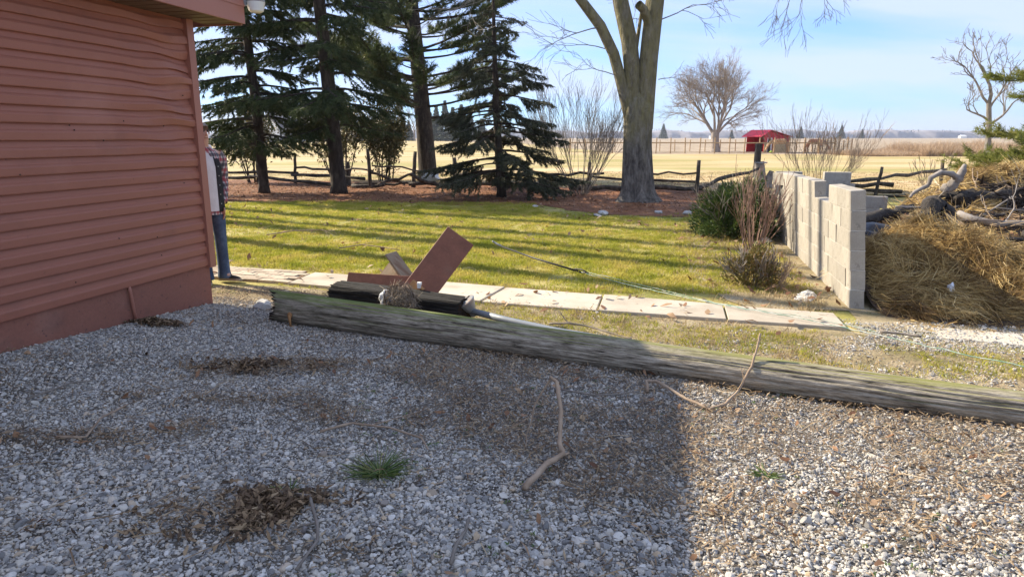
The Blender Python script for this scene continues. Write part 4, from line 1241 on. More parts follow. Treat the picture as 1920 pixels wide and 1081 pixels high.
rail_fence('low dark rail fence beside the big tree with a forked post', [(2.44, 21.4, .85, .0, .055), (5.42, 19.95, .95, .04, .06)],
           [((1.0, 21.5, .45), (2.9, 21.4, .5), .04, 5), ((2.4, 21.3, .42), (5.5, 20.0, .32), .04, 6), ((1.8, 21.2, .08), (5.6, 19.9, .14), .075, 7), ((3.6, 20.8, .55), (5.45, 20.0, .58), .035, 5), ((5.4, 20.0, .15), (8.1, 22.3, .62), .06, 6)], 4)
rail_fence('broken rail fence ends with a leaning split post past the compost heap', [(9.92, 18.5, .82, .12, .045), (14.9, 23.6, .85, -.02, .06)],
           [((8.9, 18.9, .30), (10.35, 18.4, .34), .06, 4), ((9.0, 18.8, .12), (10.6, 18.4, .16), .06, 4), ((9.4, 18.8, .42), (14.9, 23.4, .52), .055, 7), ((9.2, 18.5, .0), (14, 19, -.02), .05, 6)], 6)
m = M(); rg = random.Random(1)
gpz = thing('gate_post', 'tall dark square post wired to a split stump behind the yew bush', 'post', (8.12, 22.5, 0))
m.box((-.05, 0, .85), (.17, .16, 1.1), None, 0, .01); m.obj('square_post', MT['post'], gpz)
m = M(); m.tube([(0.06, -.1, -.1), (.05, -.1, .4), (.0, -.08, .82)], [.20, .18, .15], 9); m.tube([(.3, -.1, -.1), (.35, -.1, .3), (.42, -.1, .52)], [.16, .13, .08], 8); m.obj('stump', MT['driftwood'], gpz)
m = M(); m.tube([(-.2, -.22, .80), (.0, -.27, .78), (.2, -.22, .8), (.2, .1, .8)], .02, 6); m.obj('wire_tie', MT['galv'], gpz)

# ------------------------------------------------------------------ paddock
pf = thing('paddock_fence', 'long pale wooden post and rail paddock fence before the tilled field', 'fence', (6, 71.5, 0))
post_me = M().box((0, 0, .78), (.10, .10, 1.6)).mesh('post', MT['post_tan']); post2 = M().box((0, 0, .66), (.09, .09, 1.35)).mesh('post', MT['post_tan'])
rail_me = M().box((0, 0, 0), (2.96, .05, .12)).mesh('rail', MT['post_tan'])
low_me = M().box((0, 0, 0), (2.96, .04, .05)).mesh('rail', MT['post_tan'])
dirx = Vector((26.5, -2.2, 0)).normalized(); ang = math.atan2(dirx.y, dirx.x)
for k in range(19):
    p = dirx * (1.48 * k)
    o = link('post', post_me, pf); o.location = p; o.rotation_euler = (0, R.uniform(-.03, .03), ang)
    if k % 2 == 0 and k < 18:
        o = link('rail', rail_me, pf); o.location = p + dirx * 1.48 + Vector((0, -.08, 1.05)); o.rotation_euler = (0, 0, ang)
        o = link('rail', low_me, pf); o.location = p + dirx * 1.48 + Vector((0, -.08, .10)); o.rotation_euler = (0, 0, ang)
pf2 = thing('paddock_fence', 'back row of shorter bare posts of the paddock behind the lone bare tree', 'fence', (7, 82, 0))
for k in range(17):
    o = link('post', post2, pf2); o.location = Vector((1.75 * k, -.12 * k, 0)); o.rotation_euler = (0, R.uniform(-.03, .03), 0)
gp_ = thing('wire_gate', 'wire grid panels on close wooden posts beside the red shed', 'fence', (31.3, 70.2, 0))
for k in range(9):
    m_ = post_me if k % 2 else post2
    o = link('post', m_, gp_); o.location = (k * .42, -.02 * k, .05 * (k % 3))
m = M()
for k in range(6): m.tube([(0, -.08, .2 + .25 * k), (3.4, -.2, .2 + .25 * k)], .018, 4)
for k in range(14): m.tube([(.2 + .24 * k, -.09, .1), (.2 + .24 * k, -.09, 1.55)], .012, 4)
m.obj('wire_grid', MT['galv'], gp_)

# shed
sh = thing('horse_shed', 'small bright red metal horse shed with an open doorway', 'shed', (27.55, 75.2, 0), rad(24))
W, Dp = 3.75, 2.6
m = M()
# gable end facing the camera: short slope on its one side, long slope on the other
endp = [(0, 0, .0), (0, 0, 1.66), (.72, 0, 2.28), (W, 0, 1.62), (W, 0, 0)]
m.prism([Vector(p) for p in endp], Vector((0, .05, 0)))
m.obj('wall', MT['shed_red'], sh)
m = M(); m.prism([Vector(p) + Vector((0, Dp, 0)) for p in endp], Vector((0, .05, 0))); m.obj('wall', MT['shed_red'], sh)
m = M(); m.box((W - .02, Dp / 2, .8), (.05, Dp, 1.6)); m.obj('wall', MT['shed_red'], sh)
for k in range(11):
    x = .9 + k * .25; h = 2.28 - (x - .72) / (W - .72) * .66
    m = M(); m.box((x, -.012, (1.05 + h) / 2), (.035, .022, h - 1.05 - .03)); m.obj('rib', MT['shed_red'], sh)
m = M(); m.prism([(-.62, -.25, 1.64), (.74, -.25, 2.36), (.74, Dp + .2, 2.36), (-.62, Dp + .2, 1.64)], Vector((0, 0, .05)))
m.obj('roof', MT['shed_roof'], sh)
m = M(); m.prism([(.74, -.25, 2.361), (W + .15, -.25, 1.64), (W + .15, Dp + .2, 1.64), (.74, Dp + .2, 2.361)], Vector((0, 0, .05)))
m.obj('roof', MT['shed_red'], sh)
m = M(); m.box((.72, -.03, .72), (.42, .05, 1.44)); m.obj('doorway', MT['dark'], sh)
m = M(); m.box((1.02, -.05, .78), (.16, .05, 1.56)); m.box((.48, -.05, .78), (.06, .05, 1.56)); m.obj('door_frame', MT['white'], sh)
m = M(); m.box((2.3, -.06, .52), (2.1, .04, 1.04)); m.obj('kick_board', MT['plywood'], sh)
m = M(); m.box((.2, -.06, .5), (.36, .04, .95)); m.obj('kick_board', MT['plywood'], sh)


def skin_body(name, verts, edges, rads, m, parent=None, sub=2, root=0):
    me = bpy.data.meshes.new(name); me.from_pydata(verts, edges, []); me.materials.append(m)
    o = link(name, me, parent)
    sk = o.modifiers.new('skin', 'SKIN'); sk.use_smooth_shade = True
    for i, r in enumerate(rads):
        d = me.skin_vertices[0].data[i]; d.radius = r if hasattr(r, '__len__') else (r, r); d.use_root = (i == root)
    ss = o.modifiers.new('sub', 'SUBSURF'); ss.levels = sub; ss.render_levels = sub
    return o


def horse(label, loc, rz, coat, graze):
    h = thing('horse', label, 'horse', loc, rz, 'horses in the far paddock')
    v = [(0, 0, 1.18), (.45, 0, 1.17), (.75, 0, 1.22), (-.45, 0, 1.2), (-.72, 0, 1.12)]
    e = [(0, 1), (1, 2), (0, 3), (3, 4)]; r = [.29, .28, .21, .30, .17]
    def ch(at, pts, rr):
        last = at
        for p, q in zip(pts, rr): v.append(p); r.append(q); e.append((last, len(v) - 1)); last = len(v) - 1
    if graze: ch(2, [(1.05, 0, 1.02), (1.28, 0, .72), (1.42, 0, .42), (1.50, 0, .2)], [.15, .12, .11, .065])
    else: ch(2, [(.98, 0, 1.45), (1.15, 0, 1.68), (1.38, 0, 1.62), (1.6, 0, 1.45)], [.15, .12, .11, .07])
    for s in (-1, 1):
        ch(2, [(.62 + .06 * s, .14 * s, .88), (.64 + .09 * s, .14 * s, .48), (.64 + .1 * s, .14 * s, .08), (.68 + .1 * s, .14 * s, .03)], [.11, .062, .045, .06])
        ch(4, [(-.66 + .07 * s, .15 * s, .85), (-.80 + .1 * s, .15 * s, .5), (-.74 + .1 * s, .15 * s, .08), (-.70 + .1 * s, .15 * s, .03)], [.15, .065, .048, .06])
    skin_body('body', v, e, r, coat, h)
    m = M(); m.tube([(-.88, 0, 1.15), (-1.0, 0, .95), (-1.0, 0, .5)], [.05, .06, .03], 7); m.obj('tail', MT['mane'], h, smooth=True)
    m = M()
    if graze: m.tube([(.8, 0, 1.42), (1.08, 0, 1.18), (1.33, 0, .84), (1.44, 0, .6)], [.04, .05, .05, .03], 6)
    else: m.tube([(.75, 0, 1.42), (.95, 0, 1.62), (1.12, 0, 1.82)], [.04, .05, .03], 6)
    m.obj('mane', MT['mane'], h, smooth=True)
    m = M()
    for s in (-1, 1): m.tube([(1.36, .06 * s, .62), (1.30, .08 * s, .75)] if graze else [(1.14, .07 * s, 1.76), (1.12, .08 * s, 1.92)], [.03, .008], 5)
    m.obj('ears', coat, h)
    return h


horse('tan horse standing in front of the open shed doorway', (28.75, 73.6, 0), math.pi - .15, MT['horse'], True)
horse('chestnut horse grazing between the shed and the wire panels', (32.0, 72.6, 0), -.5, MT['horse2'], True)
tag(lump('feed_ball', (27.4, 72.5, .1), (.16, .16, .14), mat('lime_plastic', [(.3, (.45, .62, .06)), (.7, (.5, .7, .1))]), 8, 2, .1), 'lime green ball lying by the shed corner', 'ball')

# ------------------------------------------------------------------ far background
def far_house(name, label, loc, w, d, h, rh, wall, roof, wins=3, gable=False):
    t = thing(name, label, 'house', loc)
    m = M(); m.box((0, 0, h / 2), (w, d, h)); m.obj('wall', wall, t)
    m = M()
    e = .5
    m.add([(-w / 2 - e, -d / 2 - e, h), (w / 2 + e, -d / 2 - e, h), (w / 2 + e, d / 2 + e, h), (-w / 2 - e, d / 2 + e, h), (-w / 2 + (0 if gable else w * .18), 0, h + rh), (w / 2 - (0 if gable else w * .18), 0, h + rh)],
          [(0, 1, 5, 4), (2, 3, 4, 5), (1, 2, 5), (3, 0, 4), (3, 2, 1, 0)])
    m.obj('roof', roof, t)
    for k in range(wins):
        x = -w / 2 + w * (k + .5) / wins
        m = M(); m.box((x, -d / 2 - .03, h * .55), (w / wins * .4, .1, h * .42)); fr = m.obj('window', MT['white'], t)
        m = M(); m.box((x, -d / 2 - .06, h * .55), (w / wins * .32, .1, h * .34)); m.obj('pane', MT['pane'], fr)
    return t


fh = far_house('house', 'large grey roofed house seen through the spruces beyond the road', (-83, 268, 0), 26, 12, 5, 8.5, MT['house_wall'], MT['house_roof'], 5)
m = M(); 
for x in (-8, 7):
    m.add([(x - 4, -8, 4.6), (x + 4, -8, 4.6), (x, -8, 9.5), (x - 4, 0, 4.6), (x + 4, 0, 4.6), (x, 0, 9.5)], [(0, 2, 5, 3), (1, 4, 5, 2), (0, 1, 2)])
m.obj('dormer', MT['house_roof'], fh)
m = M()
for x in (-8, 7): m.add([(x - 3.4, -8.05, .1), (x + 3.4, -8.05, .1), (x + 3.4, -8.05, 4.7), (x, -8.05, 8.8), (x - 3.4, -8.05, 4.7)], [(0, 1, 2, 3, 4)])
m.obj('gable_wall', MT['white'], fh)
far_house('farm_building', 'white far farm building on the horizon beyond the paddock posts', (430, 1150, 0), 14, 8, 4, 3, MT['white'], MT['white'], 0)
far_house('farm_building', 'long pale far barn in the tilled field, seen beside the big trunk', (205, 700, 0), 8, 5, 2.2, 1.2, MT['white'], MT['house_wall'], 0, True)
far_house('farm_building', 'low grey far building half hidden by the tall leafless shrub', (95, 900, 0), 22, 9, 4, 3, MT['house_wall'], MT['house_roof'], 0)
far_house('farm_building', 'small pale far building under the wooded skyline behind the wall', (870, 1330, 0), 12, 8, 3.5, 3, MT['white'], MT['white'], 0)


def far_tree(label, loc, h, w, kind, seed):
    nr = np.random.default_rng(seed)
    t = thing('far_conifer' if kind == 'c' else 'far_tree', label, 'tree', loc, group='trees beyond the road')
    if kind == 'c':
        m = M(); m.tube([(0, 0, -.2), (0, 0, h)], [.03 * h, .01], 6); m.obj('trunk', MT['bark_dark'], t)
        n = 1500
        zz = nr.uniform(.03, 1, n) ** 1.2; r = w / 2 * (1 - zz) * nr.uniform(.35, 1.1, n); a = nr.uniform(0, 6.283, n)
        P = np.stack([np.cos(a) * r, np.sin(a) * r, zz * h], 1)
        V, F = flakes(P, nr.uniform(.10, .22, n) * w, nr.uniform(.05, .11, n) * w, .4, nr)
        link('crown', np_mesh('crown', V, F, MT['far_green'], np.repeat(nr.uniform(0, 1, n), 2)), t)
    else:
        rg = random.Random(seed); m = M()
        m.tube([(0, 0, -.3), (0, 0, h * .3)], [.026 * h, .018 * h], 8)
        for k in range(5): grow(m, (0, 0, h * (.22 + .04 * k)), (math.cos(k * 2.4) * w / h * .8, math.sin(k * 2.4) * w / h * .8, 1), .011 * h, h * .33, 4, rg, up=.1, spread=.6, kids=3, seg=3, minr=.004 * h * .45, shrink=.66)
        m.obj('trunk', MT['bark_far'], t)
    return t


FTP = {'c': [470 + 35, 655, 684, 697, 707, 717, 738, 760, 771, 812, 822, 838, 852, 868, 884, 905], 'd': [470, 640, 668, 728, 752, 781]}
ORD = 'first second third fourth fifth sixth seventh eighth ninth tenth eleventh twelfth thirteenth fourteenth fifteenth sixteenth'.split()


def FT_L(px, kd, hh):
    i = FTP[kd].index(px)
    return '%s dark conifer, counted from the garage side, in the tree row beyond the road' % ORD[i] if kd == 'c' else '%s bare tree, counted from the garage side, among the conifers beyond the road' % ORD[i]


ci = 0
for px, hh, ww, kd in [(684, 5, 4, 'c'), (697, 7, 4, 'c'), (707, 9.5, 6, 'c'), (717, 8, 6, 'c'), (728, 20, 9, 'd'), (738, 9, 5, 'c'), (752, 22, 9, 'd'), (760, 10, 6, 'c'), (771, 9, 6, 'c'), (781, 16, 10, 'd'), (668, 17, 10, 'd'), (822, 15, 9, 'c'), (838, 17, 9, 'c'), (852, 14, 9, 'c'), (868, 17, 10, 'c'), (884, 13, 9, 'c'), (812, 13, 7, 'c'), (655, 8, 5, 'c'), (905, 10, 8, 'c'), (640, 14, 9, 'd'), (470, 12, 9, 'd'), (505, 13, 8, 'c')]:
    Y = 300 + (ci * 37) % 40
    far_tree(FT_L(px, kd, hh), ((px - 960) / 1260 * Y * .997, Y, 0), hh, ww, kd, 200 + ci); ci += 1
for k, (x, Y, h) in enumerate([(377, 900, 15), (430, 900, 17), (498, 980, 13), (255, 800, 10), (180, 820, 17), (150, 840, 15)]):
    far_tree('%s lone dark tree out in the tilled field, counted from the big trunk' % ORD[[5, 4, 3, 2, 1, 0].index(k) if k < 6 else 0], (x, Y, 0), h, h * .7, 'c', 300 + k)['group'] = 'lone trees in the tilled field'

# far belt of woods along the horizon: one mass
n = 9000
NRf = np.random.default_rng(5)
X = NRf.uniform(-900, 1700, n); Y = 1500 + 120 * fbm(X / 160, X * 0, 3) + NRf.uniform(0, 130, n)
H = 8 + 13 * fbm(X / 60, X * 0 + 7, 9) + 3 * NRf.uniform(-1, 1, n)
H *= np.clip((X + 700) / 200, .6, 1)
P = np.stack([X, Y, H * NRf.uniform(.05, 1, n) ** .7], 1)
V, F = flakes(P, NRf.uniform(3, 7, n), NRf.uniform(1.5, 3, n), 1.2, NRf)
xs = np.linspace(-900, 1700, 1300); top = 9 + 9 * fbm(xs / 60, xs * 0 + 7, 9) + 3.5 * fbm(xs / 9, xs * 0 + 2, 4); top *= np.clip((xs + 700) / 200, .6, 1)
yb = 1500 + 120 * fbm(xs / 160, xs * 0, 3)
rows = [np.stack([xs, yb - 6, xs * 0 - 1], 1), np.stack([xs, yb, top * .7], 1), np.stack([xs, yb + 25, top], 1), np.stack([xs, yb + 110, top * 1.02 + 1.5 * fbm(xs / 6, xs * 0 + 9, 14)], 1), np.stack([xs, yb + 140, xs * 0 - 1], 1)]
k0 = len(V); V = np.concatenate([V] + rows); nx = len(xs)
q = np.arange(nx - 1)[None, :] + np.arange(4)[:, None] * nx + k0
F = np.concatenate([F, np.stack([q, q + 1, q + 1 + nx, q + nx], -1).reshape(-1, 4)])
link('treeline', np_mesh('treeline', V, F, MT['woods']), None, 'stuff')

# ------------------------------------------------------------------ trees hidden behind the garage, whose trunk shadows stripe the lawn
for k, (x, y, r, h) in enumerate([(-13.0, 18.0, .15, 24), (-12.0, 20.3, .24, 26), (-12.5, 17.0, .28, 24), (-11.5, 14.7, .22, 24), (-12.6, 18.9, .22, 26)]):
    t = thing('bare_tree', '%s tall bare trunked tree hidden behind the garage, counted from the yard side' % ORD[[2, 4, 1, 0, 3][k]], 'tree', (x, y, 0), group='bare trees behind the garage')
    rg = random.Random(90 + k); m = M()
    m.tube([(0, 0, -.1), (.1, 0, h * .12), (-.08, .1, h * .28), (.14, .05, h * .40), (.0, .1, h * .54), (.1, .1, h * .8)], [r, r * .95, r * .9, r * .72, r * .42, r * .35], 9)
    for j in range(5): grow(m, (.0, .08, h * (.7 + .025 * j)), (math.cos(j * 2.4) * .6, math.sin(j * 2.4) * .6, 1), r * .35, h * .2, 3, rg, kids=3, minr=.008)
    m.obj('trunk', MT['bark_grey'], t)

# ------------------------------------------------------------------ person behind the garage corner
pe = thing('person', 'person in plaid flannel shirt, dark vest and jeans half hidden behind the garage corner', 'person', (-3.345, 7.44, .012), rad(44))
pe.scale = (.80, .90, 1.0)
MT['skin'] = mat('skin', [(.3, (.50, .30, .22)), (.7, (.56, .35, .26))], scale=6, rough=.5)
MT['denim'] = mat('denim', [(.3, (.025, .042, .085)), (.5, (.050, .080, .14)), (.7, (.12, .165, .24))], scale=5, detail=7, fine=.25, fscale=60)
MT['vest'] = mat('dark_vest', [(.3, (.014, .014, .016)), (.7, (.03, .03, .033))], scale=8, bump=.2)
MT['hoodie'] = mat('pale_hoodie', [(.3, (.52, .52, .53)), (.7, (.66, .66, .67))], scale=8, bump=.3)
MT['shoe'] = mat('dark_shoe', [(.3, (.02, .018, .016)), (.7, (.05, .045, .04))], scale=12, bump=.3)
MT['sole'] = mat('tan_sole', [(.3, (.30, .23, .16)), (.7, (.42, .34, .25))], scale=12)
MT['hair'] = mat('grey_hair', [(.3, (.20, .17, .15)), (.7, (.34, .30, .27))], scale=30, bump=.4)


def plaid_mat():
    m = bpy.data.materials.new('plaid_flannel'); m.use_nodes = True
    N, L = m.node_tree.nodes, m.node_tree.links
    b = N['Principled BSDF']; b.inputs['Roughness'].default_value = .9
    t = N.new('ShaderNodeTexCoord'); s = N.new('ShaderNodeSeparateXYZ'); L.new(t.outputs['Object'], s.inputs[0])
    def band(sock, freq, lo, ph=0.0):
        a = N.new('ShaderNodeMath'); a.operation = 'MULTIPLY_ADD'; a.inputs[1].default_value = freq; a.inputs[2].default_value = ph; L.new(sock, a.inputs[0])
        f = N.new('ShaderNodeMath'); f.operation = 'FRACT'; L.new(a.outputs[0], f.inputs[0])
        g = N.new('ShaderNodeMath'); g.operation = 'LESS_THAN'; g.inputs[1].default_value = lo; L.new(f.outputs[0], g.inputs[0]); return g.outputs[0]
    def mix(fac, c1, col):
        x = N.new('ShaderNodeMixRGB'); x.inputs[2].default_value = (*col, 1)
        k = N.new('ShaderNodeMath'); k.operation = 'MULTIPLY'; k.inputs[1].default_value = .72; L.new(fac, k.inputs[0]); L.new(k.outputs[0], x.inputs[0])
        if c1 is None: x.inputs[1].default_value = (.46, .43, .42, 1)
        else: L.new(c1, x.inputs[1])
        return x.outputs[0]
    sm = N.new('ShaderNodeMath'); sm.operation = 'ADD'; L.new(s.outputs['X'], sm.inputs[0]); L.new(s.outputs['Y'], sm.inputs[1])
    c = mix(band(s.outputs['Z'], 9, .30), None, (.30, .02, .035)); c = mix(band(sm.outputs[0], 10, .30), c, (.30, .02, .035))
    c = mix(band(s.outputs['Z'], 9, .30, .5), c, (.02, .02, .035)); c = mix(band(sm.outputs[0], 10, .30, .5), c, (.02, .02, .035))
    L.new(c, b.inputs['Base Color']); return m


MT['plaid'] = plaid_mat()
# facing -Y; one continuous body under the clothes
v = [(0, 0, .93), (0, 0, 1.10), (0, .01, 1.30), (0, .01, 1.42), (0, -.01, 1.50), (0, -.03, 1.56), (0, -.035, 1.66)]
e = [(0, 1), (1, 2), (2, 3), (3, 4), (4, 5), (5, 6)]; r = [(.15, .11), (.15, .10), (.16, .11), (.12, .085), (.055, .055), (.068, .078), (.066, .082)]
for s in (-1, 1):
    b0 = len(v)
    v += [(.10 * s, 0, .86), (.11 * s, -.01, .49), (.12 * s, .01, .09), (.125 * s + .02 * s, -.10, .05)]; r += [.085, .058, .042, .04]
    e += [(0, b0), (b0, b0 + 1), (b0 + 1, b0 + 2), (b0 + 2, b0 + 3)]
    b1 = len(v)
    v += [(.19 * s, .01, 1.40), (.235 * s, .05, 1.14), (.19 * s, -.05, .93), (.165 * s, -.075, .87)]; r += [.06, .045, .034, .03]
    e += [(3, b1), (b1, b1 + 1), (b1 + 1, b1 + 2), (b1 + 2, b1 + 3)]
skin_body('body', v, e, r, MT['skin'], pe)


def hand(parent, s):
    m = M(); c = Vector((.155 * s, -.075, .855))
    m.tube([c, c + Vector((0, -.01, -.04)), c + Vector((0, -.015, -.085))], [.026, .034, .030], 8, flat=.55)
    for k, L in enumerate((.062, .072, .068, .052)):
        q = c + Vector((0, -.04 + .018 * k, -.082))
        m.tube([q, q + Vector((-.006 * s, 0, -L * .5)), q + Vector((-.022 * s, 0, -L))], [.0095, .009, .007], 6)
    q = c + Vector((0, -.04, -.03)); m.tube([q, q + Vector((-.01 * s, -.03, -.03)), q + Vector((-.015 * s, -.035, -.065))], [.012, .010, .008], 6)
    m.obj('hand', MT['skin'], parent, smooth=True)


for s in (-1, 1): hand(pe, s)
m = M()                                                              # flannel shirt: torso and sleeves
def loft(m, rings, na=28, mi=0):
    vs = []
    for x, y, z, a, b in rings:
        for k in range(na):
            t = 2 * math.pi * k / na; w = 1 + .035 * math.sin(5 * t + z * 23) + .02 * math.sin(9 * t - z * 31)
            vs.append((x + a * w * math.cos(t), y + b * w * math.sin(t), z))
    fs = [(i * na + k, i * na + (k + 1) % na, (i + 1) * na + (k + 1) % na, (i + 1) * na + k) for i in range(len(rings) - 1) for k in range(na)]
    m.add(vs, fs, mi)
loft(m, [(0, .01, .76, .205, .155), (0, .01, .85, .205, .155), (0, .01, .98, .20, .15), (0, .01, 1.15, .205, .15), (0, .01, 1.30, .212, .145), (0, .012, 1.40, .215, .125), (0, .012, 1.445, .175, .105), (0, .012, 1.485, .09, .08)])
for s in (-1, 1):
    m.tube([(.17 * s, .012, 1.405), (.225 * s, .015, 1.34), (.245 * s, .04, 1.22), (.245 * s, .05, 1.13), (.222 * s, .0, 1.02), (.178 * s, -.065, .885)], [.078, .08, .07, .066, .058, .046], 14, cap=False)
m.obj('flannel_shirt', MT['plaid'], pe, smooth=True)
m = M()                                                              # open vest fronts with the pale hoodie between
for s in (-1, 1):
    vs = []
    for i, z in enumerate(np.linspace(.79, 1.43, 9)):
        for k, t in enumerate(np.linspace(0, 1, 8)):
            a = -math.pi / 2 + s * (.36 + .55 * t); w = 1.0 + .03 * math.sin(i * 2.1 + k)
            sc_ = 1 if z < 1.32 else 1 - (z - 1.32) / .11 * .38
            vs.append((.222 * sc_ * w * math.cos(a), .012 + .168 * sc_ * w * math.sin(a), z))
    m.add(vs, [(i * 8 + k, i * 8 + k + 1, (i + 1) * 8 + k + 1, (i + 1) * 8 + k) for i in range(8) for k in range(7)])
o = m.obj('vest', MT['vest'], pe, smooth=True); sd_ = o.modifiers.new('thick', 'SOLIDIFY'); sd_.thickness = .018
m = M(); vs = []
for i, z in enumerate(np.linspace(.80, 1.46, 8)):
    for k, t in enumerate(np.linspace(-.40, .40, 6)):
        a = -math.pi / 2 + t; sc_ = 1 if z < 1.32 else 1 - (z - 1.32) / .14 * .42
        vs.append((.214 * sc_ * math.cos(a), .012 + .163 * sc_ * math.sin(a), z))
m.add(vs, [(i * 6 + k, i * 6 + k + 1, (i + 1) * 6 + k + 1, (i + 1) * 6 + k) for i in range(7) for k in range(5)])
m.tube([(-.085, -.05, 1.44), (-.10, .05, 1.47), (0, .11, 1.49), (.10, .05, 1.47), (.085, -.05, 1.44)], [.03, .04, .045, .04, .03], 9)
m.obj('hoodie', MT['hoodie'], pe, smooth=True)
m = M()
for k in range(5): m.lathe([(.007, 0), (.007, .004)], 8, (.105, -.155, .88 + .1 * k), (.35, -1, 0))
m.obj('snaps', MT['galv'], pe, kind='stuff')
m = M()
loft(m, [(0, 0, .99, .17, .125), (0, 0, .92, .182, .135), (0, 0, .82, .19, .135)], 24)
for s in (-1, 1): loft(m, [(.095 * s, 0, .88, .096, .115), (.102 * s, 0, .75, .096, .105), (.11 * s, -.01, .50, .078, .082), (.118 * s, .0, .3, .075, .08), (.12 * s, .005, .12, .078, .085), (.12 * s, -.005, .05, .088, .098), (.12 * s, -.005, .035, .084, .094)], 18)
m.obj('jeans', MT['denim'], pe, smooth=True)
for s in (-1, 1):
    yaw = .75 * s if s > 0 else -.35
    f = Vector((math.sin(yaw), -math.cos(yaw), 0)); c = Vector((.12 * s, .0, 0))
    m = M(); sd = Vector((f.y, -f.x, 0))
    prof = [(-.075, .040, .085), (-.03, .046, .105), (.04, .046, .09), (.10, .050, .062), (.16, .050, .052), (.205, .036, .040), (.225, .012, .028)]
    vs = []; na = 12
    for t, w, h in prof:
        for k in range(na):
            a = 2 * math.pi * k / na; vs.append(c + f * t + sd * w * math.cos(a) + UP * max(.018, h * .5 + h * .5 * math.sin(a)))
    m.add(vs, [(i * na + k, i * na + (k + 1) % na, (i + 1) * na + (k + 1) % na, (i + 1) * na + k) for i in range(len(prof) - 1) for k in range(na)] + [tuple(range(na))])
    so = m.obj('shoe', MT['shoe'], pe, smooth=True)
    m = M(); pts = []
    for t, w in [(-.08, .032), (-.04, .048), (.05, .046), (.12, .053), (.17, .053), (.21, .04), (.232, .014)]: pts.append((t, w))
    poly = [c + f * t + sd * w for t, w in pts] + [c + f * t - sd * w for t, w in reversed(pts)]
    m.prism([p + UP * .0 for p in poly], UP * .026); m.obj('sole', MT['sole'], so)
m = M()                                                              # face details and hair
hc = Vector((0, -.035, 1.635))
m.tube([hc + Vector((0, -.082, .02)), hc + Vector((0, -.108, -.015)), hc + Vector((0, -.088, -.028))], [.009, .015, .010], 8); m.obj('nose', MT['skin'], pe, smooth=True)
for s in (-1, 1):
    m = M(); m.lathe([(.004, .006), (.010, .003), (.012, 0)], 10, hc + Vector((.03 * s, -.083, .018)), (0, -1, 0)); m.obj('eye', MT['dark'], pe)
    m = M(); m.lathe([(.012, 0), (.022, .006), (.016, .012)], 10, hc + Vector((.07 * s, .0, .0)), (s, 0, 0)); m.obj('ear', MT['skin'], pe, smooth=True)
m = M(); m.box(hc + Vector((0, -.086, -.055)), (.045, .008, .008)); m.obj('mouth', MT['board_red'], pe)
m = M(); vs = []
for i in range(7):
    ph = i / 6 * 1.62
    for k in range(20):
        a = 2 * math.pi * k / 20; lim = ph if math.sin(a) > -.25 else min(ph, .95)
        vs.append(hc + Vector((.079 * math.sin(lim) * math.cos(a), .012 + .097 * math.sin(lim) * math.sin(a), .012 + .102 * math.cos(lim))))
m.add(vs, [(i * 20 + k, i * 20 + (k + 1) % 20, (i + 1) * 20 + (k + 1) % 20, (i + 1) * 20 + k) for i in range(6) for k in range(20)])
m.obj('hair', MT['hair'], pe, smooth=True)

# ------------------------------------------------------------------ compost heap
HB = [(4.25, 7.0, .85, .80, .60), (5.0, 6.55, .75, .60, .20), (5.55, 7.9, 1.0, .8, .26), (6.3, 9.0, .9, .8, .34), (5.6, 9.7, .9, .6, .40), (6.9, 10.8, 1.1, .8, .62), (8.7, 11.7, 1.7, .9, 1.08), (7.6, 9.0, 1.2, 1.2, .35), (4.5, 8.6, .8, 1.0, .32), (6.0, 6.3, 1.0, .6, .10)]


def heap_z(x, y):
    x = np.asarray(x, float); y = np.asarray(y, float); z = -.02
    for cx, cy, rx, ry, h in HB: z = z + h * np.exp(-(((x - cx) / rx) ** 2 + ((y - cy) / ry) ** 2))
    z = z + .42 * (fbm(x * 2.2, y * 2.2, 41) - .5) * np.clip(z * 3, 0, 1) + .11 * (fbm(x * 6, y * 9, 43) - .5) * np.clip(z * 4, 0, 1)
    wl_ = 3.42 + .242 * (y - 6.27)                                   # the block wall holds it back
    return np.where(x < wl_ , np.minimum(z, .3), z) - .02


heap = thing('compost_heap', 'heap of dark soil, roots and loose golden straw piled against the block wall', 'compost heap', (5.5, 8.5, 0))
hx = np.linspace(3.44, 11.5, 150); hy = np.linspace(5.3, 13.6, 150)
HX, HY = np.meshgrid(hx, hy, indexing='ij')
HX = HX + np.maximum(0, (HY - 6.27)) * .242 * np.clip(1 - (HX - 3.44) / 3, 0, 1)
HZ = heap_z(HX, HY)
V = np.stack([HX - 5.5, HY - 8.5, HZ], -1).reshape(-1, 3)
ii = np.arange(149)[:, None] * 150 + np.arange(149)[None, :]
F = np.stack([ii, ii + 150, ii + 151, ii + 1], -1).reshape(-1, 4)
link('soil', np_mesh('soil', V, F, MT['compost'], smooth=True), heap)


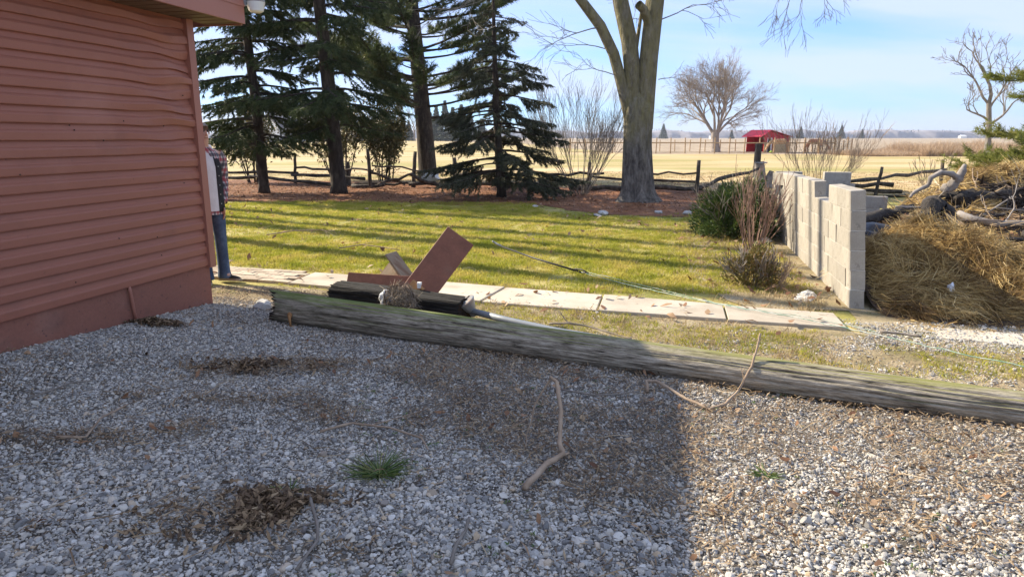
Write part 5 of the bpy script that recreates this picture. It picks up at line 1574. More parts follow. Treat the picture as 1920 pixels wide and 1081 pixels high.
def straw_on(name, cx, cy, rx, ry, n, ln, w, seed, lift=.03, light=0.0, flow=(0, 0), edge=1.0, m=None):
    nr = np.random.default_rng(seed)
    a = nr.uniform(0, 6.283, n); q = np.sqrt(nr.uniform(0, 1, n)) * edge
    x = cx + rx * q * np.cos(a); y = cy + ry * q * np.sin(a)
    keep = x > 3.45 + .242 * np.maximum(0, y - 6.27); x, y = x[keep], y[keep]; n = len(x)
    z = heap_z(x, y); e = .05
    gx_ = (heap_z(x + e, y) - heap_z(x - e, y)) / (2 * e); gy_ = (heap_z(x, y + e) - heap_z(x, y - e)) / (2 * e)
    clump = vnoise(x * 3.1, y * 3.1, seed) * 9 + nr.normal(0, .65, n)
    dx = np.cos(clump) + flow[0]; dy = np.sin(clump) + flow[1]
    D = np.stack([dx, dy, gx_ * dx + gy_ * dy + nr.normal(0, .26, n)], 1)
    P = np.stack([x, y, z + np.abs(nr.normal(.006, lift, n))], 1)
    V, F = strands(P, D, nr.uniform(.4, 1.4, n) * ln, nr.uniform(.7, 1.3, n) * w, .16, nr)
    V = V - np.array([[5.5, 8.5, 0]])
    rnd = np.clip(nr.beta(2, 2, n) * .8 + 1.25 * (fbm(x * 2.0, y * 2.0, seed + 3) - .5) + .2 * (vnoise(x * 5, y * 5, seed + 4) - .5) + light, 0, 1)
    return link(name, np_mesh(name, V, F, m or MT['straw'], np.repeat(rnd, 2)), heap, 'stuff')


straw_on('straw', 4.4, 6.9, 1.25, 1.15, 24000, .20, .0042, 1, .05, -.06, (.1, -.5))
straw_on('straw', 5.2, 6.5, 1.4, .75, 13000, .18, .0042, 2, .035, -.10, (.5, -.2))
straw_on('straw', 5.1, 7.5, .75, .45, 7000, .20, .0045, 3, .06, .18, (.5, -.2))
straw_on('straw', 8.6, 11.75, 1.6, .75, 6500, .22, .008, 4, .05, .14, (.3, -.3))
straw_on('straw', 6.65, 10.5, .75, .5, 3200, .22, .007, 5, .04, .16, (.5, -.3))
straw_on('straw', 5.9, 9.9, .4, .25, 900, .16, .007, 6, .03, .1)
straw_on('straw', 6.8, 8.0, 2.2, 1.3, 2600, .14, .006, 7, .02, .0)
straw_on('straw', 4.1, 5.75, 1.0, .30, 900, .12, .005, 8, .012, .0)

cr_ = random.Random(12)
for k in range(34):
    cx_, cy_ = (cr_.uniform(3.6, 6.2), cr_.uniform(6.0, 7.9)) if k < 26 else (cr_.uniform(7.4, 9.6), cr_.uniform(11.2, 12.2))
    a_ = cr_.uniform(0, 6.283)
    straw_on('straw', cx_, cy_, cr_.uniform(.12, .30), cr_.uniform(.08, .2), cr_.randint(160, 420), cr_.uniform(.18, .34), .0046, 200 + k, cr_.uniform(.04, .085), cr_.uniform(-.45, .30), (1.5 * math.cos(a_), 1.5 * math.sin(a_)))


# roots, logs and branches of the heap: each a thing
def branch_thing(name, label, cat, pts, radii, m, seed, twigs=(), sides=9, group=None, rough_=.0):
    if m is MT['char']: rough_ = .22
    rg = random.Random(seed); o0 = Vector(pts[0])
    mm = M(); pp = []; rr = []
    P = [Vector(p) - o0 for p in pts]
    for i in range(len(P) - 1):
        for k in range(4):
            t = k / 4; q = P[i].lerp(P[i + 1], t); r_ = radii[i] + (radii[i + 1] - radii[i]) * t
            pp.append(q + Vector((rg.uniform(-1, 1), rg.uniform(-1, 1), rg.uniform(-1, 1))) * r_ * (.22 + rough_)); rr.append(r_ * rg.uniform(.88 - rough_, 1.14 + rough_))
    pp.append(P[-1]); rr.append(radii[-1])
    mm.tube(pp, rr, sides)
    for q, d, r_, L, dp in twigs:
        grow(mm, Vector(q) - o0, d, r_, L, dp, rg, up=.0, spread=.8, kids=2, seg=4, wob=.3, minr=.0025)
    o = mm.obj(name, m, None, smooth=True); o.location = o0
    return tag(o, label, cat, group)


branch_thing('dead_branch', 'grey crooked branch arching over the top of the compost heap', 'branch', [(6.15, 10.45, .70), (6.22, 10.45, .78), (6.40, 10.45, .87), (6.44, 10.45, .99), (6.58, 10.45, 1.07), (6.75, 10.45, 1.05), (6.90, 10.5, .98)], [.02, .026, .03, .036, .04, .045, .05], MT['driftwood'], 3)
branch_thing('dead_branch', 'short thick grey branch stub pointing up from the heap top', 'branch', [(6.78, 10.6, .78), (6.86, 10.52, .92), (6.93, 10.5, 1.07), (6.97, 10.5, 1.19)], [.085, .075, .06, .028], MT['driftwood'], 4)
branch_thing('root', 'dark bent root elbow standing over a hollow in the heap', 'root', [(5.40, 8.85, .28), (5.58, 9.1, .52), (5.82, 9.3, .70), (5.96, 9.25, .66), (5.98, 9.1, .48), (6.02, 8.9, .33)], [.06, .085, .10, .10, .06, .05], MT['char'], 5)
branch_thing('dead_branch', 'long pale grey limb lying across the heap below the dark stump', 'branch', [(5.98, 9.0, .62), (6.05, 8.8, .55), (6.30, 8.7, .50), (6.8, 8.6, .52), (7.6, 8.5, .50)], [.035, .045, .042, .035, .03], MT['driftwood'], 6, [((6.4, 8.7, .52), (.6, .1, .5), .012, .5, 2)])
branch_thing('dead_branch', 'tan stick slanting down from the bent root elbow', 'branch', [(5.92, 9.25, .62), (5.98, 9.0, .48), (6.03, 8.75, .36), (6.06, 8.6, .24)], [.04, .042, .04, .036], MT['twig_tan'], 7)
branch_thing('root', 'charred root lying along the wall side of the heap', 'root', [(4.55, 9.3, .36), (5.0, 9.5, .47), (5.5, 9.7, .55), (5.9, 9.9, .60)], [.06, .07, .075, .05], MT['char'], 8)
branch_thing('root', 'black root snaking down the lower right of the heap', 'root', [(6.4, 8.3, .45), (6.35, 7.8, .34), (6.8, 7.5, .26), (7.2, 7.1, .16)], [.05, .055, .06, .04], MT['char'], 9)
branch_thing('dead_branch', 'pale log end sticking out at the top of the heap', 'branch', [(9.0, 10.6, .80), (8.2, 10.3, .82), (8.15, 10.28, .82)], [.10, .09, .07], MT['driftwood'], 10)
branch_thing('dead_branch', 'thin bare stick standing up in front of the dark stump', 'branch', [(6.95, 9.2, .36), (6.98, 9.25, .60), (7.25, 9.3, .82)], [.022, .02, .012], MT['twig_tan'], 11)
branch_thing('dead_branch', 'forked grey stick hanging over the lower slope of the heap', 'branch', [(6.55, 7.9, .50), (6.6, 7.7, .36), (6.7, 7.5, .22)], [.012, .012, .008], MT['twig_tan'], 13, [((6.6, 7.7, .36), (.4, 0, .5), .007, .3, 1)])
n = 2600
nrf = np.random.default_rng(66)
th = nrf.uniform(0, 6.283, n); cz = nrf.uniform(-.35, 1, n); rr_ = np.sqrt(1 - cz ** 2); sel = nrf.uniform(0, 1, n) < .7
C_ = np.where(sel[:, None], np.array([[7.75, 10.75, .45]]), np.array([[8.75, 10.5, .50]])); S_ = np.where(sel[:, None], np.array([[.90, .45, .39]]), np.array([[.5, .44, .37]]))
P = C_ + np.stack([rr_ * np.cos(th), rr_ * np.sin(th), cz], 1) * S_ * nrf.uniform(.9, 1.12, n)[:, None]
D = nrf.normal(0, 1, (n, 3)) * np.array([[1.4, .5, .28]]) - np.array([[0, 0, .12]])
V, F = strands(P, D, nrf.uniform(.08, .30, n), nrf.uniform(.012, .04, n), .25, nrf); V -= np.array([[5.5, 8.5, 0]])
MT['fibre'] = mat('root_fibre', [(0, (.02, .016, .013)), (.5, (.07, .052, .040)), (.85, (.16, .125, .10)), (1, (.27, .22, .18))], src='face')
link('root_fibres', np_mesh('root_fibres', V, F, MT['fibre'], np.repeat(nrf.beta(1.5, 2.5, n), 2)), heap, 'stuff')
hr = random.Random(55)
SKL = [('pale grey weathered loose stick poking out of the compost heap', 'driftwood'), ('brownish grey loose stick poking out of the compost heap', 'twig_grey'), ('charred black loose stick poking out of the compost heap', 'char'), ('tan loose stick poking out of the compost heap', 'twig_tan')]
for k in range(26):
    x = hr.uniform(5.2, 8.8); y = hr.uniform(8.0, 10.6); z = float(heap_z(x, y)); a = hr.uniform(-.5, .5) + (math.pi if hr.random() < .4 else 0); L = hr.uniform(.5, 1.3)
    P = [(x, y, z + .02), (x + L * .4 * math.cos(a), y + L * .4 * math.sin(a), z + .05 + hr.uniform(0, .10)), (x + L * math.cos(a), y + L * math.sin(a), z + hr.uniform(.0, .32))]
    q = hr.uniform(.010, .028)
    branch_thing('dead_branch', SKL[k % 4][0], 'branch', P, [q, q * .9, q * .5], MT[SKL[k % 4][1]], 100 + k, [(P[1], (hr.uniform(-1, 1), hr.uniform(-1, 1), .5), q * .5, .35, 1)], 7, 'loose sticks on the compost heap')
o = lump('stump', (7.75, 10.75, .45), (.85, .42, .36), MT['char'], 21, 5, .6); o.rotation_euler = (0, 0, .1)
tag(o, 'huge charred stump under the straw at the top of the heap', 'stump')
o = lump('stump', (8.75, 10.5, .50), (.45, .4, .33), MT['char'], 23, 5, .6); tag(o, 'smaller dark stump beside the big charred one on the heap', 'stump')
o = lump('black_sheeting', (4.55, 8.75, .28), (.40, .62, .22), MT['tyre'], 25, 4, .45); o.rotation_euler = (0, 0, .2); tag(o, 'crumpled black plastic sheeting between block wall and straw', 'sheeting')
nr = np.random.default_rng(9)
n = 900; x = nr.uniform(4.9, 9.0, n); y = nr.uniform(7.6, 11.2, n)
P = np.stack([x, y, heap_z(x, y) + .02], 1); D = np.stack([nr.normal(0, 1, n), nr.normal(0, 1, n), np.abs(nr.normal(0, .35, n))], 1)
V, F = strands(P, D, nr.uniform(.1, .5, n), nr.uniform(.006, .014, n), .2, nr); V -= np.array([[5.5, 8.5, 0]])
link('twigs', np_mesh('twigs', V, F, MT['litter'], np.repeat(nr.uniform(0, 1, n), 2)), heap, 'stuff')
n = 1500; x = nr.uniform(5.2, 9.0, n); y = nr.uniform(7.0, 11.2, n)
P = np.stack([x, y, heap_z(x, y) + .015], 1); V, F = flakes(P, nr.uniform(.04, .11, n), nr.uniform(.025, .06, n), .5, nr); V -= np.array([[5.5, 8.5, 0]])
link('dead_leaves', np_mesh('dead_leaves', V, F, MT['leaf'], np.repeat(nr.uniform(0, 1, n), 2)), heap, 'stuff')
tag(lump('plastic_scrap', (4.13, 6.17, .22), (.05, .03, .035), MT['paper'], 44, 3, .7), 'white plastic scrap stuck in the lower straw', 'scrap')

# ------------------------------------------------------------------ gravel, litter, grass
def in_view(x, y, pad=.35):
    return np.abs(x) < .775 * (y * .975 + .36) + pad


BL = [(-1.8, 4.48, .45, .22), (-.23, 4.6, .5, .28), (-.37, 4.30, .4, .25), (-.13, 3.73, .28, .2), (-1.35, 4.48, .3, .16), (-1.05, 3.69, .28, .14), (.26, 3.31, .5, .24), (.62, 3.18, .42, .22), (.56, 2.85, .4, .2), (-1.26, 2.52, .26, .12), (-1.08, 2.70, .22, .16),
      (1.25, 3.31, .4, .25), (1.1, 2.66, .42, .16), (2.6, 4.1, .5, .25), (2.25, 3.31, .4, .22), (2.85, 3.75, .5, .3), (2.2, 2.9, .4, .22), (1.55, 2.75, .35, .15), (.15, 4.5, .5, .2), (-2.95, 5.35, .25, .1), (-3.2, 4.35, .3, .12), (1.6, 3.7, .45, .2),
      (-1.6, 3.9, .45, .12), (.1, 3.9, .6, .25), (2.7, 3.2, .5, .2), (1.9, 2.45, .5, .15), (.9, 3.6, .5, .25), (-2.2, 3.3, .35, .10), (-.4, 2.95, .2, .10), (-.75, 2.35, .25, .1)]


_dr = random.Random(40)
BL2 = []
for _ in range(90):
    bx, by = _dr.uniform(-3.6, 3.6), _dr.uniform(2.0, 5.2)
    BL2.append((bx, by, _dr.uniform(.08, .30), _dr.uniform(.03, .10), _dr.uniform(-.6, .6)))


def debris(x, y):
    d = 0
    for cx, cy, rx, ry, sk in BL2: d = d + .55 * np.exp(-(((x - cx) / rx) ** 2 + ((y - cy - sk * (x - cx)) / ry) ** 2))
    for cx, cy, rx, ry in BL: d = d + np.exp(-(((x - cx) / rx) ** 2 + ((y - cy) / ry) ** 2))
    d = d * np.clip(-.35 + 2.7 * fbm(x * 3.6, y * 3.6, 71), 0, 1.4) + .22 * np.clip((fbm(x * 1.7, y * 1.7, 73) - .48) * 4, 0, 1)
    strip = np.exp(-((y - log_y(x) + .30) / .20) ** 2) * .55            # litter gathered along the pole
    return np.clip(d + strip * fbm(x * 3, y * 3, 5) * 1.6, 0, 1)


def pebble(seed, sub=2):
    rg = random.Random(seed); bm = bmesh.new(); bmesh.ops.create_icosphere(bm, subdivisions=sub, radius=.5)
    from mathutils import noise as mn
    off = Vector((rg.uniform(0, 99),) * 3); sx, sy, sz = rg.uniform(.95, 1.3), rg.uniform(.7, .95), rg.uniform(.45, .7)
    planes = [(Vector((rg.uniform(-1, 1), rg.uniform(-1, 1), rg.uniform(-1, 1))).normalized(), rg.uniform(.24, .40)) for _ in range(11)]
    for q in bm.verts:
        for nn, dd in planes:
            k = q.co.dot(nn) - dd
            if k > 0: q.co -= nn * k * .97
        q.co *= 1 + .08 * mn.noise(q.co * 3 + off)
        q.co = Vector((q.co.x * sx, q.co.y * sy, q.co.z * sz))
    me = bpy.data.meshes.new('pebble'); bm.to_mesh(me); bm.free(); me.materials.append(MT['stone'])
    return bpy.data.objects.new('pebble', me)


PEB = [pebble(s) for s in range(8)]
nr = np.random.default_rng(17)
n = 760000
x = nr.uniform(-5, 5, n); y = nr.uniform(1.75, 7.3, n)
e = gravel_edge(x); dist = np.hypot(x, y)
behind = y > log_y(x) + .15
pr_ = np.clip((e - y) / .3 + .5, 0, 1)
verge_n = np.clip((fbm(x * 1.6, y * 1.6, 91) - .40) * 5, 0, 1)
pr_ = np.where(behind & (x > -1.5), np.maximum(pr_ * .4, .32 * verge_n * (x > .6)), pr_)
pr_ = pr_ * (.62 + .55 * fbm(x * 2.6, y * 2.6, 19)) * (1 - .55 * debris(x, y)) * np.clip(1.25 - .06 * dist, .5, 1)
right = x > 3.9 + 0 * y
pr_ = np.where((x > 2.75) & (y > 4.6), np.where((y < 5.75) & (y > 4.95 - .1 * (x - 3)), .5, pr_ * .4), pr_)
pr_ = np.where((x < -1.9) & (y > 6.35), pr_ * .3, pr_)
wall_o = (x - GC.x) * GN.x + (y - GC.y) * GN.y
keep = (nr.uniform(0, 1, n) < pr_) & in_view(x, y) & ((wall_o > .02) | (y > 6.5))
slabm = (y > 7.05 - .385 * x - .62 - .0) & (y < 7.10 - .385 * x + .05) & (x < 2.95) & (x > -2.5)
keep &= ~slabm & ~((x < 3.3) & (x > -.6) & (y > 7.05 - .385 * x))
x, y = x[keep], y[keep]; n = len(x)
sz = np.clip(nr.lognormal(math.log(.0103), .45, n), .0045, .030)
big = nr.uniform(0, 1, n) < .009; sz = np.where(big, nr.uniform(.024, .046, n), sz)
coarse = np.exp(-((y - 2.4) / .7) ** 2); sz = sz * (1 + .28 * coarse)
z = gravel_z(x, y); z = np.where(z < -.006, -.006, z)
# stones banked a little higher along the garage foot
P = np.stack([x, y, z + sz * nr.uniform(.0, .32, n)], 1)
rot = np.stack([nr.normal(0, .4, n), nr.normal(0, .4, n), nr.uniform(0, 6.283, n)], 1)
scatter('gravel', P, rot, np.repeat(sz[:, None], 3, 1) * nr.uniform(.85, 1.15, (n, 3)), PEB, nr.integers(0, 8, n))
# fine chips between them
n = 80000
x = nr.uniform(-5, 5, n); y = nr.uniform(1.75, 6.2, n)
e = gravel_edge(x)
pr_ = np.clip((e - y) / .3 + .4, 0, 1) * np.clip(1.5 - .2 * y, .15, 1)
keep = (nr.uniform(0, 1, n) < pr_) & in_view(x, y)
x, y = x[keep], y[keep]; n = len(x); sz = nr.uniform(.004, .010, n)
P = np.stack([x, y, np.maximum(gravel_z(x, y), -.006) + .002], 1)
PEB2 = [pebble(s + 50, 1) for s in range(5)]
scatter('gravel_chips', P, nr.uniform(0, 6.28, (n, 3)), np.repeat(sz[:, None], 3, 1), PEB2, nr.integers(0, 5, n))

# shredded leaves and dead grass lying in drifts over the gravel
n = 200000
x = nr.uniform(-4.6, 4.6, n); y = nr.uniform(1.8, 7.2, n); d = debris(x, y)
vg = (y > log_y(x) + .12) & (y < 7.0 - .385 * x - .55)
edge_l = np.exp(-((y - 6.75) / .30) ** 2) * (x < -.9)
pr_ = np.where(vg, .30 * fbm(x * 3, y * 3, 8) + .02, d ** 1.5 * np.where(x > 1.0, .52, .75) + .015) + edge_l * .45
keep = (nr.uniform(0, 1, n) < pr_) & in_view(x, y) & (((x - GC.x) * GN.x + (y - GC.y) * GN.y > .05) | (y > 6.5))
x, y, d = x[keep], y[keep], d[keep]; n = len(x)
P = np.stack([x, y, np.maximum(gravel_z(x, y), -.006) + nr.uniform(.010, .024, n) + .012 * d], 1)
V, F = flakes(P, nr.uniform(.016, .060, n), nr.uniform(.003, .0095, n), .3, nr)
tone = np.clip(nr.beta(2, 2.0, n) * .9 + .35 * (fbm(x * 2, y * 2, 61) - .45), 0, 1)
tag(link('leaf_litter', np_mesh('leaf_litter', V, F, MT['litter'], np.repeat(tone, 2))), kind='stuff')
# thick dark leaf drifts
n = 4600
c = nr.integers(0, 5, n); CC = np.array([(-1.26, 2.53, .20, .085), (-1.10, 2.69, .17, .09), (-.98, 2.66, .10, .06), (-1.8, 4.5, .3, .1), (-2.95, 5.35, .12, .05)])[c]
x = CC[:, 0] + nr.normal(0, 1, n) * CC[:, 2] * .8; y = CC[:, 1] + nr.normal(0, 1, n) * CC[:, 3] * .85
kp = fbm(x * 8, y * 8, 77) + nr.normal(0, .05, n) > .50; x, y, CC = x[kp], y[kp], CC[kp]; n = len(x)
q = np.exp(-(((x - CC[:, 0]) / CC[:, 2]) ** 2 + ((y - CC[:, 1]) / CC[:, 3]) ** 2))
P = np.stack([x, y, gravel_z(x, y) + .018 + nr.uniform(0, .045, n) * q], 1)
V, F = flakes(P, nr.uniform(.02, .06, n), nr.uniform(.010, .024, n), .6, nr)
tag(link('leaf_drift', np_mesh('leaf_drift', V, F, MT['litter'], np.repeat(np.clip(nr.beta(1.4, 3, n), 0, 1), 2))), kind='stuff')

n = 700
x = nr.uniform(-3.6, 3.6, n); y = nr.uniform(2.0, 6.0, n); kp = (nr.uniform(0, 1, n) < .12 + .8 * debris(x, y)) & in_view(x, y); x, y = x[kp], y[kp]; n = len(x)
V, F = flakes(np.stack([x, y, gravel_z(x, y) + .028], 1), nr.uniform(.03, .075, n), nr.uniform(.018, .04, n), .5, nr)
tag(link('scattered_leaves', np_mesh('scattered_leaves', V, F, MT['leaf'], np.repeat(nr.uniform(0, 1, n), 2))), kind='stuff')
n = 1500
x = nr.uniform(-3.8, 3.8, n); y = nr.uniform(2.0, 6.3, n); kp = (nr.uniform(0, 1, n) < .3 + .7 * debris(x, y)) & in_view(x, y) & ((x - GC.x) * GN.x + (y - GC.y) * GN.y > .08); x, y = x[kp], y[kp]; n = len(x); a = nr.uniform(0, 6.28, n)
V, F = strands(np.stack([x, y, gravel_z(x, y) + .024], 1), np.stack([np.cos(a), np.sin(a), nr.normal(0, .06, n)], 1), nr.uniform(.06, .22, n), nr.uniform(.003, .006, n), .2, nr)
tag(link('twig_litter', np_mesh('twig_litter', V, F, MT['litter'], np.repeat(nr.uniform(.2, 1, n), 2))), kind='stuff')

# lawn
def tuft(seed, nb, h, w, spread, m, curl=.5):
    rg = np.random.default_rng(seed)
    a = rg.uniform(0, 6.283, nb); q = np.sqrt(rg.uniform(0, 1, nb)) * spread
    P = np.stack([np.cos(a) * q, np.sin(a) * q, np.full(nb, -.005)], 1)
    a2 = rg.uniform(0, 6.283, nb); l = rg.uniform(.15, 1.1, nb)
    D = np.stack([np.cos(a2) * l, np.sin(a2) * l, np.ones(nb)], 1)
    V, F = strands(P, D, rg.uniform(.5, 1.2, nb) * h, rg.uniform(.7, 1.2, nb) * w, curl * .3, rg)
    return bpy.data.objects.new('grass_tuft', np_mesh('grass_tuft', V, F, m, np.repeat(rg.uniform(0, 1, nb), 2)))


TU = [tuft(s, 26, .044, .0055, .075, MT['blade']) for s in range(6)]
nr = np.random.default_rng(23)
n = 80000
x = nr.uniform(-12, 8, n); y = nr.uniform(4.3, 18.2, n)
near_path = 7.12 - .385 * x + .04
lawn = (y > near_path) & (x < 3.05 + .242 * (y - 6.27)) & (y > 6.9)
mul = (fbm(x * .9, y * .9, 51) - .5) * 1.6
mulch_edge = np.where(x < .6, 17.4, np.where(x < 5, 13.9 + .55 * np.abs(x - 3.2), 16.2))
p1 = np.clip((mulch_edge + mul - y) / .7, 0, 1) * np.where(y < 11, 1.0, .62)
bed = np.exp(-(((x - 2.95 - .12 * (y - 7)) / .75) ** 2)) * (y < 13) * .42
p1 = p1 * (1 - bed) * np.clip(-.1 + 2.0 * fbm(x * 1.6, y * 1.6, 55), .12, 1)
vz = (y < near_path - .66) & (y > log_y(x) + .25)
p2 = np.clip((fbm(x * 1.5, y * 1.5, 57) - .37) * 5, 0, 1) * 1.0 * np.where(x > -.9, 1, .06)
p2 = np.where(x > 2.3, p2 * .6, p2)
keep = nr.uniform(0, 1, n) < np.where(lawn, p1, np.where(vz, p2, 0))
keep &= in_view(x, y, .4) | ((x < 0) & (y > 7))
x, y = x[keep], y[keep]; n = len(x)
s = nr.uniform(.65, 1.25, n) * np.where(y < near_path[keep] - .5, .75, 1)
scatter('lawn_grass', np.stack([x, y, np.full(n, -.012)], 1), np.stack([nr.normal(0, .12, n), nr.normal(0, .12, n), nr.uniform(0, 6.28, n)], 1), np.repeat(s[:, None], 3, 1), TU, nr.integers(0, 6, n))
TB = [tuft(s + 60, 20, .055, .005, .085, MT['blade_dry']) for s in range(4)]
n = 14000
x = nr.uniform(-5, 5, n); y = nr.uniform(4.3, 13, n); np_ = 7.12 - .385 * x + .04
bedp = np.exp(-(((x - 2.85 - .14 * (y - 7)) / .7) ** 2)) * (y > np_) * .8
vp = ((y < np_ - .68) & (y > log_y(x) + .2)) * .22 * (x > -.9)
lp = ((y > np_) & (y < np_ + .10)) * .6 + (y > np_) * .05
kp = (nr.uniform(0, 1, n) < np.clip((bedp + vp + lp) * (.3 + 1.3 * fbm(x * 2, y * 2, 36)), 0, 1)) & (x < 3.05 + .242 * (y - 6.27)) & in_view(x, y); x, y = x[kp], y[kp]; n = len(x)
scatter('dry_grass', np.stack([x, y, np.full(n, -.012)], 1), np.stack([nr.normal(0, .2, n), nr.normal(0, .2, n), nr.uniform(0, 6.28, n)], 1), np.repeat(nr.uniform(.5, 1.2, n)[:, None], 3, 1), TB, nr.integers(0, 4, n))
# coarse dry tufts over the mown field and the weed strip by the tilled ground
TD = [tuft(s + 30, 16, .045, .010, .16, MT['blade_dry']) for s in range(4)]
n = 9000
y = 19 + 14 * nr.uniform(0, 1, n) ** 1.3; x = nr.uniform(-.8, .8, n) * (y + 2)
keep = ~((y < 24.5) & (x < 6) & (x > -14) & (nr.uniform(0, 1, n) < .9)); x, y = x[keep], y[keep]; n = len(x)
scatter('field_grass', np.stack([x, y, np.full(n, -.03)], 1), np.stack([0 * x, 0 * x, nr.uniform(0, 6.28, n)], 1), np.repeat(nr.uniform(.6, 1.3, n)[:, None], 3, 1), TD, nr.integers(0, 4, n))
TW = [tuft(s + 40, 40, .95, .022, .35, MT['weed_dry'], .8) for s in range(4)]
n = 3600
x = nr.uniform(31, 72, n); y = 60.0 + nr.uniform(0, 8, n) + .04 * (x - 33)
hs = .25 + 1.25 * fbm(x * .35, y * .5, 3) * nr.uniform(.6, 1.2, n); hs = np.where(x < 36, hs * .5, hs)
scatter('dry_weeds', np.stack([x, y, np.full(n, -.05)], 1), np.stack([0 * x, 0 * x, nr.uniform(0, 6.28, n)], 1), np.stack([nr.uniform(.7, 1.2, n), nr.uniform(.7, 1.2, n), hs * 1.1], 1), TW, nr.integers(0, 4, n))

# fallen leaves on the lawn, bed and path
n = 5200
x = nr.uniform(-9, 7, n); y = 5.2 + 17 * nr.uniform(0, 1, n) ** 1.3
clump = fbm(x * .8, y * .8, 81)
pr_ = np.clip((clump - .42) * 3, .05, 1) * .5 + np.exp(-(((x - 3.3 - .1 * (y - 9)) / .6) ** 2)) * (y < 12.5) * (y > 6.6) * .9
keep = (nr.uniform(0, 1, n) < pr_) & ((y > 7.0 - .385 * x - .9) | (x > 2))
keep &= ~((x > 3.2 + .24 * (y - 6.27)) & (y < 12))
x, y = x[keep], y[keep]; n = len(x)
P = np.stack([x, y, nr.uniform(.02, .05, n)], 1)
V, F = flakes(P, nr.uniform(.05, .12, n), nr.uniform(.03, .065, n), .45, nr)
tag(link('fallen_leaves', np_mesh('fallen_leaves', V, F, MT['leaf'], np.repeat(nr.uniform(0, 1, n), 2))), kind='stuff')
n = 16000
x = nr.uniform(-13, 7.2, n); y = nr.uniform(14.5, 24.5, n)
keep = (y > mulch_edge.mean() * 0 + np.where(x < .6, 17.2, np.where(x < 5, 14.2 + .5 * np.abs(x - 3.2), 16.5)) + nr.normal(0, .25, n)); x, y = x[keep], y[keep]; n = len(x)
P = np.stack([x, y, nr.uniform(.0, .03, n)], 1)
V, F = flakes(P, nr.uniform(.05, .15, n), nr.uniform(.012, .04, n), .25, nr)
tag(link('needle_litter', np_mesh('needle_litter', V, F, MT['leaf'], np.repeat(nr.beta(1.6, 2.6, n), 2))), kind='stuff')

# green grass clumps growing in the gravel
def clump(label, x, y, nb, h, spread, seed, m=None):
    rg = np.random.default_rng(seed)
    a = rg.uniform(0, 6.283, nb); P = np.stack([np.cos(a) * spread * .25 * rg.uniform(0, 1, nb), np.sin(a) * spread * .2 * rg.uniform(0, 1, nb), np.full(nb, .01)], 1)
    D = np.stack([np.cos(a) * 1.6, np.sin(a) * 1.1, rg.uniform(.12, .7, nb)], 1)
    V, F = strands(P, D, rg.uniform(.5, 1.2, nb) * h, rg.uniform(.7, 1.2, nb) * .0055, .22, rg)
    V[:, 2] = np.maximum(V[:, 2], .012)
    o = link('grass_clump', np_mesh('grass_clump', V, F, m or MT['blade_dark'], np.repeat(rg.uniform(0, 1, nb), 2)))
    o.location = (x, y, float(gravel_z(x, y)))
    return tag(o, label, 'grass clump')


clump('dark green flattened grass clump alone in the shaded gravel', -.64, 2.96, 150, .17, .1, 3)
clump('small dark grass sprig on the thick leaf drift', -1.02, 2.78, 40, .08, .05, 4)
clump('low dark grass clump at the edge of the sunlit gravel beyond the shadow', 1.22, 2.95, 60, .07, .12, 5)
clump('weedy green clump at the foot of the block wall end', 3.33, 6.17, 110, .10, .16, 6)
n = 420
x = nr.uniform(-1.0, 3.0, n); y = nr.uniform(2.1, 4.2, n); keep = fbm(x * 2, y * 2, 33) > .5; x, y = x[keep], y[keep]; n = len(x)
n6 = n * 6; P = np.repeat(np.stack([x, y, gravel_z(x, y) + .022], 1), 6, 0) + nr.normal(0, .009, (n6, 3)) * np.array([[1, 1, .2]])
V, F = flakes(P, nr.uniform(.008, .016, n6), nr.uniform(.005, .009, n6), .5, nr)
tag(link('weed_sprouts', np_mesh('weed_sprouts', V, F, MT['blade_dark'], np.repeat(nr.uniform(0, .8, n6), 2))), kind='stuff')

# ------------------------------------------------------------------ loose sticks
def stick(label, pts, r0, r1, m, seed, lift=None, twigs=(), cat='stick', name='stick'):
    P = []
    for i, p in enumerate(pts):
        z = float(max(gravel_z(p[0], p[1]), 0)) + .022 if len(p) == 2 else p[2]
        P.append((p[0], p[1], z + r0))
    n = len(P); rr = [r0 + (r1 - r0) * i / (n - 1) for i in range(n)]
    return branch_thing(name, label, cat, P, rr, m, seed, twigs, 7)


stick('curved tan stick lying alone on gravel near the garage', [(-2.39, 3.27), (-2.25, 3.29), (-2.31, 3.52), (-2.27, 3.72)], .008, .005, MT['twig_tan'], 1)
stick('long thin curved stick lying in the middle of the shaded gravel', [(-1.05, 3.41), (-.9, 3.52), (-.68, 3.45), (-.48, 3.31), (-.43, 3.18)], .008, .004, MT['twig_tan'], 2, twigs=[((-.8, 3.49, .03), (.9, .3, .02), .004, .35, 0)])
stick('dark forked stick beside the thick leaf drift', [(-1.08, 2.77), (-.90, 2.72), (-.86, 2.62), (-.81, 2.51), (-.77, 2.38), (-.80, 2.2)], .008, .006, MT['twig_grey'], 3, twigs=[((-.81, 2.53, .03), (-.8, -.5, 0), .006, .3, 1)])
stick('thick pale bent stick propped up on the leaf litter', [(.06, 2.80, .02), (.16, 2.98, .04), (.25, 3.06, .06), (.24, 3.12, .09), (.25, 3.22, .22), (.235, 3.34, .33), (.20, 3.34, .36)], .016, .009, MT['twig_tan'], 4, twigs=[((.20, 3.34, .36), (-.25, .1, -1), .007, .32, 1), ((.24, 3.07, .06), (1, .3, .1), .012, .05, 0)])
